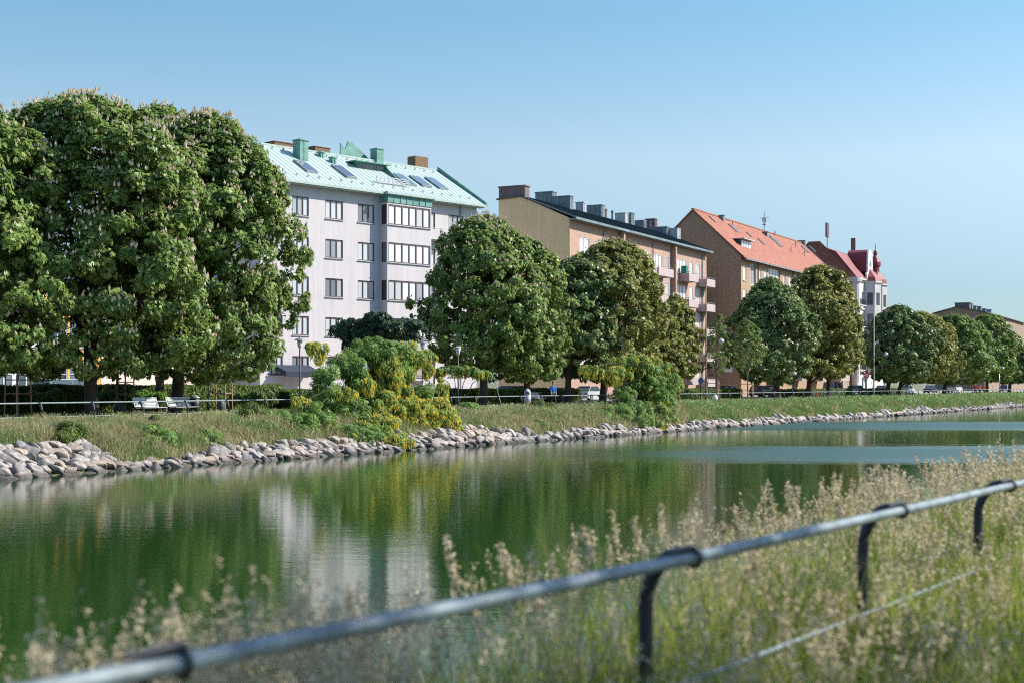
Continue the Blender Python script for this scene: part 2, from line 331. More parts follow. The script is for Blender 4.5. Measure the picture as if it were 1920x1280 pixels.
def water_mat():
    m = bpy.data.materials.new('canal_water'); m.use_nodes = True; n = m.node_tree.nodes; L = m.node_tree.links
    b = n['Principled BSDF']; b.inputs['Base Color'].default_value = (0.011, 0.040, 0.008, 1)
    b.inputs['Roughness'].default_value = 0.03; b.inputs['IOR'].default_value = 1.5
    tc = n.new('ShaderNodeTexCoord')
    def noise(rot, sc, scale, detail, rough=0.55):
        mp = n.new('ShaderNodeMapping'); mp.inputs['Rotation'].default_value = (0, 0, rot); mp.inputs['Scale'].default_value = sc
        L.new(tc.outputs['Object'], mp.inputs[0]); z = n.new('ShaderNodeTexNoise'); z.inputs['Scale'].default_value = scale
        z.inputs['Detail'].default_value = detail; z.inputs['Roughness'].default_value = rough; L.new(mp.outputs[0], z.inputs['Vector']); return z.outputs['Fac']
    def math_(op, a, c):
        q = n.new('ShaderNodeMath'); q.operation = op
        for i, x in enumerate((a, c)):
            if isinstance(x, (int, float)): q.inputs[i].default_value = x
            else: L.new(x, q.inputs[i])
        return q.outputs[0]
    fine = noise(0.1, (1.0, 1.6, 1), 5.5, 4.0, 0.6)
    swell = noise(-0.15, (0.55, 1.5, 1), 1.7, 3.0)
    # gusts: where the wind roughens the surface
    sp = n.new('ShaderNodeSeparateXYZ'); L.new(tc.outputs['Object'], sp.inputs[0])
    wob = noise(0.0, (0.09, 0.30, 1), 1.0, 5.0, 0.7)
    yy = math_('ADD', sp.outputs[1], math_('MULTIPLY', math_('SUBTRACT', wob, 0.5), 16.0))
    def band(y0, y1, s):
        a = n.new('ShaderNodeMapRange'); a.interpolation_type = 'SMOOTHSTEP'; a.inputs[1].default_value = y0-s; a.inputs[2].default_value = y0+s; L.new(yy, a.inputs[0])
        c = n.new('ShaderNodeMapRange'); c.interpolation_type = 'SMOOTHSTEP'; c.inputs[1].default_value = y1-s; c.inputs[2].default_value = y1+s
        c.inputs[3].default_value = 1; c.inputs[4].default_value = 0; L.new(yy, c.inputs[0]); return math_('MULTIPLY', a.outputs[0], c.outputs[0])
    xr = n.new('ShaderNodeMapRange'); xr.interpolation_type = 'SMOOTHSTEP'; xr.inputs[1].default_value = -4; xr.inputs[2].default_value = 16; L.new(sp.outputs[0], xr.inputs[0])
    g = math_('ADD', math_('MULTIPLY', band(58, 70, 4.0), xr.outputs[0]), math_('MULTIPLY', band(98, 118, 6.0), xr.outputs[0]))
    g = math_('ADD', g, math_('MULTIPLY', math_('MULTIPLY', band(24, 31, 3.5), xr.outputs[0]), 0.35))
    gust = math_('MINIMUM', g, 1.0)
    st = math_('ADD', math_('MULTIPLY', gust, 0.20), 0.030)
    L.new(math_('ADD', math_('MULTIPLY', gust, 0.34), 0.03), b.inputs['Roughness'])
    b1 = n.new('ShaderNodeBump'); b1.inputs['Distance'].default_value = 0.06; L.new(fine, b1.inputs['Height']); L.new(st, b1.inputs['Strength'])
    b2 = n.new('ShaderNodeBump'); b2.inputs['Distance'].default_value = 0.10; b2.inputs['Strength'].default_value = 0.03
    L.new(swell, b2.inputs['Height']); L.new(b1.outputs['Normal'], b2.inputs['Normal']); L.new(b2.outputs['Normal'], b.inputs['Normal'])
    return m
M['water'] = water_mat()
wm = MB(); wm.quad(uv(-1200, 3, WATER), uv(2200, 3, WATER), uv(2200, 40.5, WATER), uv(-1200, 40.5, WATER))
struct(wm.build('water', 'water'))

# ------------------------------------------------------------------ vegetation helpers
def fans(P, N, size, rng, k=5, droop=0.35, width=0.42, spread=1.25):   # palmate leaves: k leaflets each, one quad per leaflet
    n = len(P); N = unit(N)
    t = rng.normal(0, 1, (n, 3)); t[:, 2] -= 0.5; t = unit(t - (t*N).sum(1, keepdims=True)*N); B = np.cross(N, t)
    V = np.empty((n, k, 4, 3)); s = np.broadcast_to(np.asarray(size), (n,))[:, None]
    for i in range(k):
        a = (i/(k-1)-0.5)*2*spread if k > 1 else 0.0
        d = t*math.cos(a) + B*math.sin(a); sd_ = np.cross(N, d); ln = s*(1-0.28*abs(a)/max(spread, 1e-3)); wd = ln*width*0.5
        mid = P + d*ln*0.6 + N*ln*0.04
        V[:, i, 0] = P; V[:, i, 1] = mid + sd_*wd; V[:, i, 2] = P + d*ln + np.array([0, 0, -1.0])*ln*droop; V[:, i, 3] = mid - sd_*wd
    return V.reshape(-1, 3), np.arange(n*k*4).reshape(-1, 4)

def spikes(P, h, r, rng, lean=0.15, up=1.0):   # blossom candles (up=1) or hanging racemes (up=-1): three crossed petals cards each
    n = len(P); h = np.broadcast_to(np.asarray(h, float), (n,))[:, None]; ax = np.zeros((n, 3)); ax[:, 2] = up
    ax = unit(ax + rng.normal(0, lean, (n, 3))); a0 = rng.uniform(0, 3.14, n); V = np.empty((n, 3, 4, 3))
    for i in range(3):
        a = a0 + i*math.pi/3; d = np.stack([np.cos(a), np.sin(a), np.zeros(n)], -1)*r
        V[:, i, 0] = P; V[:, i, 1] = P + ax*h*0.35 + d; V[:, i, 2] = P + ax*h; V[:, i, 3] = P + ax*h*0.35 - d
    return V.reshape(-1, 3), np.arange(n*12).reshape(-1, 4)

def on_clumps(cl, rad, out, n, rng, squash=0.8):       # points and normals on the outward side of clumps
    w_ = rad**2; i = rng.choice(len(cl), n, p=w_/w_.sum())
    d = unit(rng.normal(0, 1, (n, 3))); o = out[i]; dd = (d*o).sum(1); flip = (dd < 0) & (rng.random(n) < 0.8); d[flip] = d[flip] - 2*dd[flip, None]*o[flip]
    q = 1 - 0.45*rng.random(n)**2
    P = cl[i] + d*rad[i, None]*q[:, None]*np.array([1, 1, squash]); return P, d, i

PROFILES = {'dome': ([0, .06, .18, .38, .6, .78, .9, .97, 1], [.45, .80, .95, 1, .93, .74, .5, .28, .06]),
            'broad': ([0, .05, .18, .4, .65, .82, .93, .98, 1], [.55, .88, .98, 1, .96, .84, .62, .38, .1]),
            'ovate': ([0, .08, .2, .4, .6, .8, .92, 1], [.35, .75, .95, 1, .85, .58, .33, .06])}

def build_tree(name, label, px, v, cpx, hw, top, bot, leaf='chestnut', n=9000, size=0.30, shape='dome', seed=1, blossoms=0, trunk_r=0.32, 
               group=None, d=None, bark='bark', gap=0.0, k=5, bsize=0.26, depth=1.0, inner=0.2):
    rng = np.random.default_rng(seed); pr = random.Random(seed)
    base = on_v(px, v) if d is None else at(px, HOR, d); base.z = ground_z(v) if d is None else 0.0
    d_ = base.y; s = d_/FPX
    cx = (cpx-960)*s - base.x; rx = hw*s*0.93; z1 = CAMZ + (HOR-top)*s - base.z; z0 = CAMZ + (HOR-bot)*s - base.z
    root = thing(name, label, 'tree', base, 0, group)
    ts, rs = PROFILES[shape]; nc = int(min(2200, max(120, 15.0*rx*(z1-z0)))); n = int(n*2.6); size = size*0.72; blossoms = int(blossoms*1.6) 
    t = rng.random(nc)**0.85; az = rng.uniform(0, 2*math.pi, nc); ph = rng.uniform(0, 6, 4)
    lob = 1 + 0.09*np.sin(2*az+4*t+ph[3]) + 0.06*np.sin(3*az+ph[0]) + 0.09*np.sin(5*az+6*t+ph[1]) + 0.09*np.sin(11*t+2*az+ph[2]) + 0.05*np.sin(9*az-14*t+ph[3]) + 0.04*np.sin(17*t+7*az)
    fr = np.where(rng.random(nc) < inner, rng.uniform(0.3, 0.7, nc), 1.08 - 0.38*rng.random(nc)**1.5)
    r = rx*np.interp(t, ts, rs)*fr*lob
    rc = rx*rng.uniform(0.030, 0.075, nc) + 0.20
    cl = np.stack([cx + r*np.cos(az), depth*r*np.sin(az), z0 + t*(z1-z0-rc*0.7)], -1)
    ctr = np.array([cx, 0, z0 + 0.42*(z1-z0)]); out = unit((cl-ctr)/np.array([rx, rx, (z1-z0)/2]))
    P, D, ci = on_clumps(cl, rc, out, n, rng)
    kp = rng.uniform(0.45, 1.2, nc); keep = rng.random(len(P)) < kp[ci]; P, D, ci = P[keep], D[keep], ci[keep]
    if gap > 0: keep = rng.random(n) > gap; P, D, ci = P[keep], D[keep], ci[keep]
    N = unit(D*0.7 + out[ci]*0.4 + np.array([0, 0, 0.5]) + rng.normal(0, 0.5, P.shape))
    V, F = fans(P, N, size*rng.uniform(0.7, 1.25, len(P)), rng, k=k, droop=0.22)
    link('crown', np_mesh('crown', V, F, [leaf]), root)
    if blossoms:
        i = rng.choice(nc, blossoms); dd = unit(out[i] + np.array([0, 0, 0.5]) + rng.normal(0, 0.5, (blossoms, 3)))
        Q = cl[i] + dd*rc[i, None]*1.03; V, F = spikes(Q, bsize*rng.uniform(0.7, 1.2, blossoms), bsize*0.26, rng)
        link('blossoms', np_mesh('blossoms', V, F, ['blossom_pink']), root)
    tb = MB(); zf = z0 + 0.25*(z1-z0)
    pts = [(0, 0, -0.15), (0, 0, 0.25), (cx*0.08, 0, z0*0.6), (cx*0.3, 0, zf), (cx*0.8, 0, z0+0.7*(z1-z0))]
    tb.tube(pts, [trunk_r*1.45, trunk_r*1.1, trunk_r*0.92, trunk_r*0.7, trunk_r*0.18], 10)
    for j in pr.sample(range(nc), min(14, nc)):
        e = Vector(cl[j]); a = Vector(pts[2]).lerp(Vector(pts[3]), pr.random()); mid = a.lerp(e, 0.5) + Vector((0, 0, 0.12*(e-a).length))
        tb.tube([a, mid, e], [trunk_r*0.42, trunk_r*0.25, trunk_r*0.07], 6)
    tb.build('trunk', bark, root, smooth=True)
    return root

def blob_plant(name, label, cat, blobs, d, base_px, leaf='labur_leaf', n=6000, size=0.12, k=3, seed=1, yellow=0, yh=0.28, bark='bark', stem_r=0.07,
               group=None, base_z=None, density=1.0, tall=False, vline=None):
    """shrub from leafy masses: blobs = (px, py, half width px, half height px, share of yellow, depth offset)"""
    rng = np.random.default_rng(seed); s = d/FPX
    bp = at(base_px, HOR, d); vv = -bp.x*CT + bp.y*ST; bp.z = ground_z(vv) if base_z is None else base_z
    root = thing(name, label, cat, bp, 0, group)
    c, rad, yf = [], [], []
    for b in blobs:
        dd_ = d
        if vline is not None:                            # slide the mass down the bank until it stands clear of the ground
            vv_ = vline - (0.5 if b[4] > 0.9 else 0)
            while vv_ > 38.2 and at(b[0], b[1], on_v(b[0], vv_).y).z < ground_z(vv_) + 0.12: vv_ -= 0.1
            dd_ = on_v(b[0], vv_).y
        q = at(b[0], b[1], dd_) - bp; q.y += (b[5] if len(b) > 5 else rng.uniform(-0.4, 0.4))*(0.5 if vline else 1)
        c.append(q); rad.append((b[2]*s, min(b[2], b[3]*1.3)*s*1.0, b[3]*s)); yf.append(b[4])
    c = np.array([list(q) for q in c]); rad = np.array(rad); yf = np.array(yf)
    vol = rad[:, 0]*rad[:, 2]; wt = vol/vol.sum()
    # sub-clumps inside every mass
    ns = int((14 if n < 5000 else 60)*len(blobs)); i = rng.choice(len(blobs), ns, p=wt); dirs = unit(rng.normal(0, 1, (ns, 3)))
    sc_ = c[i] + dirs*rad[i]*(rng.uniform(0.35, 0.85, (ns, 1)) if n < 5000 else rng.uniform(0.3, 1.12, (ns, 1))); sr = np.minimum(rad[i].min(1)*0.5, 0.55 if n < 5000 else 0.24)*rng.uniform(0.6, 1.2, ns) + 0.08
    P, D, ci = on_clumps(sc_, sr, dirs, n, rng, 0.75)
    N = unit(D + np.array([0, 0, 0.5]) + rng.normal(0, 0.4, P.shape)); V, F = fans(P, N, size*rng.uniform(0.7, 1.3, n), rng, k=k, width=0.45)
    link('foliage' if not tall else 'crown', np_mesh('foliage', V, F, [leaf]), root)
    if yellow:
        wy = sr**2*(yf[i]+0.0); wy = wy/wy.sum(); j = rng.choice(ns, yellow, p=wy); dd = unit(dirs[j] + rng.normal(0, 0.7, (yellow, 3)))
        Q = sc_[j] + dd*sr[j, None]*rng.uniform(0.7, 1.05, (yellow, 1)); V, F = spikes(Q, yh*rng.uniform(0.5, 1.3, yellow), yh*0.17, rng, 0.10, -1)
        link('blossoms', np_mesh('blossoms', V, F, ['blossom_yellow']), root)
    tb = MB(); pr = random.Random(seed)
    for j in range(len(blobs)):
        e = Vector(c[j]); st = Vector((pr.uniform(-.2, .2), pr.uniform(-.2, .2), -0.1)); mid = st.lerp(e, 0.5) + Vector((0, 0, 0.22*(e-st).length if not tall else 0))
        tb.tube([st, mid, e], [stem_r, stem_r*0.7, stem_r*0.25], 6)
    tb.build('stems' if not tall else 'trunk', bark, root, smooth=True)
    return root

def blades(u, v, h, wd, lean, rng, zoff=0.0):        # bent grass blades, two quads each; arrays per blade
    n = len(u); z = np.interp(v, [p[0] for p in PROF], [p[1] for p in PROF]) + zoff
    P = np.stack([u*ST - v*CT, u*CT + v*ST, z - 0.03], -1); a = rng.uniform(0, 2*math.pi, n)
    sdv = np.stack([np.cos(a), np.sin(a), np.zeros(n)], -1)*wd[:, None]*0.5
    l = np.stack([rng.normal(0, 1, n), rng.normal(0, 1, n), np.zeros(n)], -1)*(lean*h)[:, None]; up = np.zeros((n, 3)); up[:, 2] = h
    m1 = P + up*0.55 + l*0.35; tp = P + up*0.97 + l
    V = np.stack([P-sdv, P+sdv, m1+sdv*0.8, m1-sdv*0.8, tp+sdv*0.12, tp-sdv*0.12], 1).reshape(-1, 3); b = (np.arange(n)*6)[:, None]
    F = np.concatenate([b + np.array([[0, 1, 2, 3]]), b + np.array([[3, 2, 4, 5]])], 1).reshape(-1, 4); return V, F, tp, m1

# ------------------------------------------------------------------ boulders of the stone bank
def rock_mesh(seed, m):
    import bmesh
    rng = random.Random(seed); bm = bmesh.new(); bmesh.ops.create_icosphere(bm, subdivisions=3, radius=1.0)
    pl = []
    for _ in range(13):
        nrm = Vector((rng.gauss(0, 1), rng.gauss(0, 1), rng.gauss(0, 1))).normalized(); pl.append((nrm, rng.uniform(0.48, 0.80)))
    ph = [rng.uniform(0, 6) for _ in range(3)]
    for vt in bm.verts:
        p = vt.co
        for nrm, o in pl:
            e = p.dot(nrm) - o
            if e > 0: p -= nrm*e*0.94
        p *= 1 + 0.04*math.sin(4*p.x+ph[0]) + 0.04*math.sin(5*p.y+ph[1]) + 0.03*math.sin(9*p.z+ph[2])
    me = bpy.data.meshes.new('boulder'); bm.to_mesh(me); bm.free(); me.materials.append(M[m]); me.polygons.foreach_set('use_smooth', [True]*len(me.polygons)); return me
ROCKS = [rock_mesh(i, ['rock', 'rock_grey', 'rock', 'rock_warm', 'rock'][i % 5]) for i in range(10)]
def bank_rows(u):                                      # how many courses of stone show above the water
    n = 2.8 + 1.3*math.sin(u*0.13+0.6) + 0.8*math.sin(u*0.41+1.0)
    if u < 38: n = 5.4
    elif u < 60: n = min(n, 3.0)
    elif u > 86: n = min(n*0.55, 2.0)
    return max(1.8, min(6, n*1.12))
ROCK_LABELS = ['pinkish boulder of the lowest course, half in the canal water', 'pale boulder of the second course above the canal waterline',
               'boulder of the third course of the stone bank', 'boulder high in the stone bank, touching the grass', 'boulder at the very top of the stone bank, under the grass']
def lay_rocks():
    rng = random.Random(11); spots = []
    for row in range(6):
        u = 24 + 0.3*(row % 2)
        while u < 330:
            stp = rng.uniform(0.38, 0.64) * (1 if u < 110 else 1.1)
            if row < bank_rows(u): 
                v = 37.72 + row*0.47 + rng.uniform(-0.12, 0.12); spots.append((u, v, row, stp))
            u += stp
    spots.sort(key=lambda q: q[0]); vis = [q for q in spots if q[0] > 29]; near = vis[:300]; far = vis[300:]
    for u, v, row, stp in near:
        o = link('boulder', rng.choice(ROCKS)); sc = stp*0.74
        o.location = uv(u, v, ground_z(v)+0.04+rng.uniform(-0.03, 0.05)); o.scale = (sc*rng.uniform(1.0, 1.35), sc*rng.uniform(0.8, 1.0), sc*rng.uniform(0.55, 0.78))
        o.rotation_euler = (rng.uniform(-.25, .25), rng.uniform(0.1, 0.75), R(60)+rng.uniform(-.4, .4))
        tag(o, ROCK_LABELS[min(row, 4)], 'boulder', 'boulders of the stone bank, course %s' % ['one', 'two', 'three', 'four', 'five'][min(row, 4)])
    base = []
    for me in ROCKS[:5]:
        co = np.empty(len(me.vertices)*3, np.float32); me.vertices.foreach_get('co', co); fc = np.empty(len(me.polygons)*3, np.int32); me.loops.foreach_get('vertex_index', fc)
        base.append((co.reshape(-1, 3), fc.reshape(-1, 3)))
    from mathutils import Euler
    Vs, Fs, Ms, off = [], [], [], 0
    for u, v, row, stp in far:
        j = rng.randrange(5); co, fc = base[j]; sc = stp*0.74
        mtx = np.array(Euler((rng.uniform(-.25, .25), rng.uniform(0.1, 0.75), R(60)+rng.uniform(-.4, .4))).to_matrix())
        p = (co*np.array([sc*rng.uniform(0.95, 1.25), sc*rng.uniform(0.8, 1), sc*rng.uniform(0.62, 0.85)])) @ mtx.T + np.array(uv(u, v, ground_z(v)+0.04+rng.uniform(-0.03, 0.05)))
        Vs.append(p); Fs.append(fc+off); Ms.append(np.full(len(fc), [0, 1, 0, 2, 0][j])); off += len(p)
    o = link('boulders', np_mesh('boulders', np.concatenate(Vs), np.concatenate(Fs), ['rock', 'rock_grey', 'rock_warm'], np.concatenate(Ms), True))
    tag(o, 'far run of the pale stone bank along the canal to the right', 'boulders', kind='stuff')
lay_rocks()

# ------------------------------------------------------------------ trees
G_L = 'chestnut trees along the promenade'
build_tree('chestnut_tree', 'huge chestnut cut by the left edge, leftmost of the tree row', -95, 58.5, -55, 172, 196, 690, n=9000, seed=21, blossoms=500, trunk_r=0.42, group=G_L, shape='broad', size=0.33)
build_tree('chestnut_tree', 'tallest chestnut in pink candles, trunk left of the two white benches', 172, 55, 150, 222, 180, 700, depth=0.62, n=30000, seed=22, blossoms=2300, trunk_r=0.36, group=G_L, shape='broad', size=0.30)
build_tree('chestnut_tree', 'big round chestnut whose trunk stands right behind the second white bench', 328, 55, 384, 182, 212, 710, depth=0.62, n=29000, seed=23, blossoms=2100, trunk_r=0.36, group=G_L, shape='dome', size=0.30)
build_tree('chestnut_tree', 'chestnut crown filling the gap between the two largest trees', 300, 60, 300, 140, 196, 640, n=12000, seed=46, blossoms=500, trunk_r=0.25, group=G_L, size=0.31)
build_tree('chestnut_tree', 'tall chestnut just right of the white house, creamy candles on top', 907, 56.5, 905, 116, 402, 690, n=19000, seed=24, blossoms=900, trunk_r=0.34, group=G_L, size=0.32)
build_tree('chestnut_tree', 'chestnut with a low bright right lobe behind the silver bin', 989, 55.2, 980, 98, 446, 712, n=14000, seed=25, blossoms=700, trunk_r=0.30, group=G_L, size=0.32)
build_tree('chestnut_tree', 'shady dark chestnut behind the walking man in blue', 1064, 56.5, 1078, 84, 482, 705, n=9500, seed=26, blossoms=60, trunk_r=0.30, group=G_L, leaf='chestnut_dark', size=0.34)
build_tree('chestnut_tree', 'brownish olive chestnut covering the left half of the brick block', 1130, 55.5, 1150, 106, 448, 712, n=15000, seed=27, blossoms=350, trunk_r=0.33, group=G_L, leaf='chestnut_olive', size=0.34)
build_tree('chestnut_tree', 'slim olive chestnut in front of the stacked pale balconies', 1270, 57.5, 1266, 50, 552, 712, n=7500, seed=28, blossoms=160, trunk_r=0.26, group=G_L, leaf='chestnut_olive', size=0.36, shape='ovate')
build_tree('chestnut_tree', 'olive chestnut low between the slim one and the brown one', 1218, 56.5, 1222, 62, 600, 712, n=7500, seed=45, blossoms=160, trunk_r=0.24, group=G_L, leaf='chestnut_olive', size=0.36)
build_tree('chestnut_tree', 'dark wide chestnut in front of the red tiled house', 1458, 56, 1443, 84, 520, 716, shape='ovate', n=14000, seed=29, blossoms=250, trunk_r=0.36, group=G_L, leaf='chestnut_dark', size=0.38)
build_tree('chestnut_tree', 'yellow-green chestnut rising highest over the red tiled eaves', 1515, 57, 1538, 72, 496, 705, n=12000, seed=30, blossoms=150, trunk_r=0.32, group=G_L, leaf='chestnut_olive', size=0.40)
build_tree('chestnut_tree', 'chestnut with drooping right side left of the thin tall pole', 1553, 56, 1556, 54, 570, 705, n=8000, seed=31, blossoms=150, trunk_r=0.28, group=G_L, leaf='chestnut_olive', size=0.40)
build_tree('chestnut_tree', 'dark round chestnut right behind the thin tall pole', 1664, 56, 1684, 66, 572, 712, n=10500, seed=32, blossoms=160, trunk_r=0.32, group=G_L, leaf='chestnut_dark', size=0.42)
build_tree('chestnut_tree', 'chestnut sloping down to the right, second after the tall pole', 1684, 57, 1726, 68, 584, 716, n=9000, seed=33, blossoms=200, trunk_r=0.30, group=G_L, leaf='chestnut_olive', size=0.42)
build_tree('chestnut_tree', 'chestnut left of the three people in red, brick gable above it', 1770, 56, 1792, 72, 588, 716, n=9500, seed=34, blossoms=150, trunk_r=0.34, group=G_L, size=0.46)
build_tree('chestnut_tree', 'fresh green chestnut above the three people in red', 1850, 56, 1856, 54, 588, 712, n=8000, seed=35, trunk_r=0.34, group=G_L, size=0.48)
build_tree('chestnut_tree', 'dark chestnut touching the right edge of the view', 1893, 56, 1898, 38, 632, 716, n=6500, seed=36, trunk_r=0.34, group=G_L, leaf='chestnut_dark', size=0.5)
build_tree('chestnut_tree', 'last chestnut of the row, cut by the right edge', 1925, 56, 1936, 36, 640, 716, n=5000, seed=37, trunk_r=0.34, group=G_L, leaf='chestnut_dark', size=0.5)
build_tree('young_tree', 'young light green tree tied to wooden stakes before the brown gable', 1402, 54, 1400, 36, 598, 690, leaf='young_leaf', n=620, size=0.30, seed=38, trunk_r=0.07, shape='ovate', bark='bark_pale', group='young staked trees', inner=0.5)
build_tree('young_tree', 'thin pale young tree beside the brown lamp pole', 1344, 53, 1347, 24, 588, 700, leaf='young_leaf', n=330, size=0.28, seed=39, trunk_r=0.06, shape='ovate', bark='bark_pale', group='young staked trees', inner=0.5)
blob_plant('plum_tree', 'small dark tree growing against the white house', 'tree', [(700, 622, 62, 26, 0), (655, 618, 30, 20, 0), (762, 616, 30, 18, 0), (712, 600, 30, 12, 0), (690, 655, 45, 22, 0)], 98, 705,
           leaf='plum_leaf', n=5600, size=0.24, k=4, seed=40, stem_r=0.10, tall=True)
blob_plant('laburnum_shrub', 'large sprawling laburnum hung with yellow racemes over the left rocks', 'shrub',
    [(700, 662, 62, 24, .05, .6), (652, 684, 30, 20, .05, .3), (760, 668, 40, 22, .35, .4), (725, 700, 45, 26, .15, .5), (668, 708, 28, 22, .02, .2), (735, 700, 22, 34, 1.0, -.9), (803, 678, 12, 24, 1.6, -.2),
     (590, 655, 14, 14, 1.2), (606, 700, 20, 18, .02), (612, 733, 24, 22, .02), (640, 735, 26, 9, 1.2, -.6), (690, 722, 18, 9, 1.3, -.6), (562, 755, 17, 11, 1.8), (745, 735, 34, 26, .7, -.3), (700, 762, 48, 32, .5, -.6),
     (640, 782, 50, 40, .03), (585, 790, 38, 30, .03), (760, 775, 48, 36, 1.2, -.6), (725, 806, 34, 24, 1.2, -.9), (810, 785, 42, 40, 1.2, -.6), (842, 800, 20, 26, 1.2, -.4), (790, 738, 28, 18, .05), (690, 815, 40, 20, .15), (745, 830, 30, 12, 1.2, -1), (830, 735, 9, 28, 1.6, -.2), (650, 815, 45, 18, .02), (560, 800, 30, 18, .02)],
    71.5, 690, vline=41.9, n=95000, size=0.11, k=3, seed=41, yellow=21000, yh=0.22, stem_r=0.035)
blob_plant('laburnum_shrub', 'smaller laburnum with a flat yellow umbrella branch, right of the man', 'shrub',
    [(1104, 690, 16, 7, 1.6), (1120, 697, 16, 9, .9), (1180, 680, 44, 12, .7, .3), (1228, 688, 28, 14, .6), (1200, 712, 46, 26, .03), (1215, 745, 50, 30, .03), (1195, 690, 40, 18, .15), (1240, 720, 32, 26, .1), (1235, 760, 34, 28, .1), (1190, 792, 36, 14, .02), (1185, 775, 34, 24, .0), (1232, 780, 32, 20, .2), (1262, 765, 12, 22, .8),
     (1155, 702, 22, 12, 1.5, -.6), (1222, 796, 30, 9, 1.3, -.5), (1170, 745, 22, 22, .0), (1262, 720, 14, 16, .5)], 99, 1190, vline=42.0, n=60000, size=0.13, k=3, seed=42, yellow=5200, yh=0.24, stem_r=0.045)
blob_plant('laburnum_shrub', 'thin laburnum branch leaning over the rail between the two shrubs', 'shrub', [(850, 694, 42, 8, .9), (880, 697, 28, 9, .5), (820, 700, 18, 9, .6), (910, 700, 20, 8, .1)], 84, 862, n=1800, size=0.15, k=3, seed=43, yellow=520, yh=0.24, stem_r=0.035)
for i, (bx, by, rx_, ry_, lb) in enumerate([(132, 812, 30, 24, 'dark leafy weeds spilling over the left rocks'), (290, 822, 36, 22, 'bright green bush on the rocks below the white benches'), (388, 822, 30, 16, 'low light green weeds between the benches and the first laburnum'),
        (470, 768, 16, 14, 'single tall weed by the rail left of the laburnum'), (515, 790, 36, 18, 'dark weeds at the left foot of the big laburnum'), (880, 770, 30, 16, 'green weeds right of the big laburnum'), (1010, 762, 30, 12, 'green weeds below the walking man'), (1150, 775, 30, 18, 'dark weeds left of the smaller laburnum'), (1010, 795, 14, 10, 'yellow-green tuft above the stones below the walking man'),
        (290, 795, 9, 22, 'upright weed in front of the first white bench')]):
    v_ = 40.6 if by > 800 else 42.6; p = on_v(bx, v_); blob_plant('bank_bush', lb, 'bush', [(bx, by, rx_, ry_, 0), (bx+rx_*0.5, by+ry_*0.3, rx_*0.6, ry_*0.7, 0), (bx-rx_*0.5, by+ry_*0.4, rx_*0.6, ry_*0.6, 0)], p.y, bx, vline=v_,
        leaf='labur_leaf' if i % 3 else 'hedge', n=3200, size=0.10, k=3, seed=60+i, stem_r=0.015, group='bushes on the canal bank')

def shade_tree():  # tree outside the view, added so its sparse crown dapples the near rail
    rng = np.random.default_rng(77); root = thing('shade_tree', 'small unseen tree added on the near bank to cast dappled shade across the near rail', 'tree', (8.2, 6.6, 0))
    cl = np.array([[0, 0, 6.6]]) + rng.normal(0, 1, (26, 3))*np.array([1.3, 1.5, 0.9]); rad = rng.uniform(0.3, 0.6, 26); P, D, ci = on_clumps(cl, rad, unit(cl-np.array([0, 0, 6.0])), 2600, rng)
    V, F = fans(P, unit(D+rng.normal(0, .5, D.shape)), 0.17*rng.uniform(0.7, 1.3, len(P)), rng, k=5); link('crown', np_mesh('crown', V, F, ['chestnut']), root)
    tb = MB(); tb.tube([(0, 0, -0.1), (0, 0, 1), (0.1, 0, 4), (0, 0.1, 6.8)], [0.2, 0.14, 0.1, 0.04], 8)
    for c in cl[:14]: tb.tube([(0.08, 0, 3.6), tuple((c+np.array([0, 0, 3.8]))/2*np.array([1, 1, 1])), tuple(c)], [0.05, 0.035, 0.015], 5)
    tb.build('trunk', 'bark', root, True)
shade_tree()

# hedges between promenade and street
def hedge(label, px0, px1, v, h, n, seed, th=1.1):
    rng = np.random.default_rng(seed); a, b = on_v(px0, v), on_v(px1, v); L_ = (b-a).length
    root = thing('hedge', label, 'hedge', a, math.pi/2-TH, 'clipped hedges along the street')
    f = rng.integers(0, 3, n); x = rng.uniform(0, L_, n); y = rng.uniform(0, th, n); z = rng.uniform(0.02, h, n)
    y = np.where(f == 0, rng.normal(0, 0.05, n), y); z = np.where(f == 1, h + 0.05*np.sin(x*1.3) + rng.normal(0, 0.04, n), z); y = np.where(f == 2, rng.uniform(0, 0.3, n), y)
    N = np.where((f == 1)[:, None], [[0, 0, 1.0]], [[0, -1.0, 0.3]]) + rng.normal(0, 0.5, (n, 3))
    V, F = fans(np.stack([x, y, z], -1), N, 0.11*rng.uniform(0.7, 1.5, n), rng, k=3, width=0.6); link('foliage', np_mesh('foliage', V, F, ['hedge']), root)
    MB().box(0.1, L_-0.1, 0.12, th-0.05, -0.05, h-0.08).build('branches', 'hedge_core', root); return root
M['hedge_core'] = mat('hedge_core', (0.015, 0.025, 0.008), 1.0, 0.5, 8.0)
hedge('long clipped hedge behind the two white benches', -60, 530, 61.0, 1.55, 26000, 1)
hedge('shaded clipped hedge behind the man in blue', 545, 1090, 59.6, 1.25, 18000, 2)
hedge('clipped hedge between the small laburnum and the staked trees', 1268, 1392, 59.4, 1.12, 9000, 3)
hedge('clipped hedge in front of the parked white van', 1462, 1600, 59.4, 1.0, 7000, 4)
hedge('far clipped hedge right of the tall thin pole', 1625, 1700, 59.4, 1.0, 4000, 5)
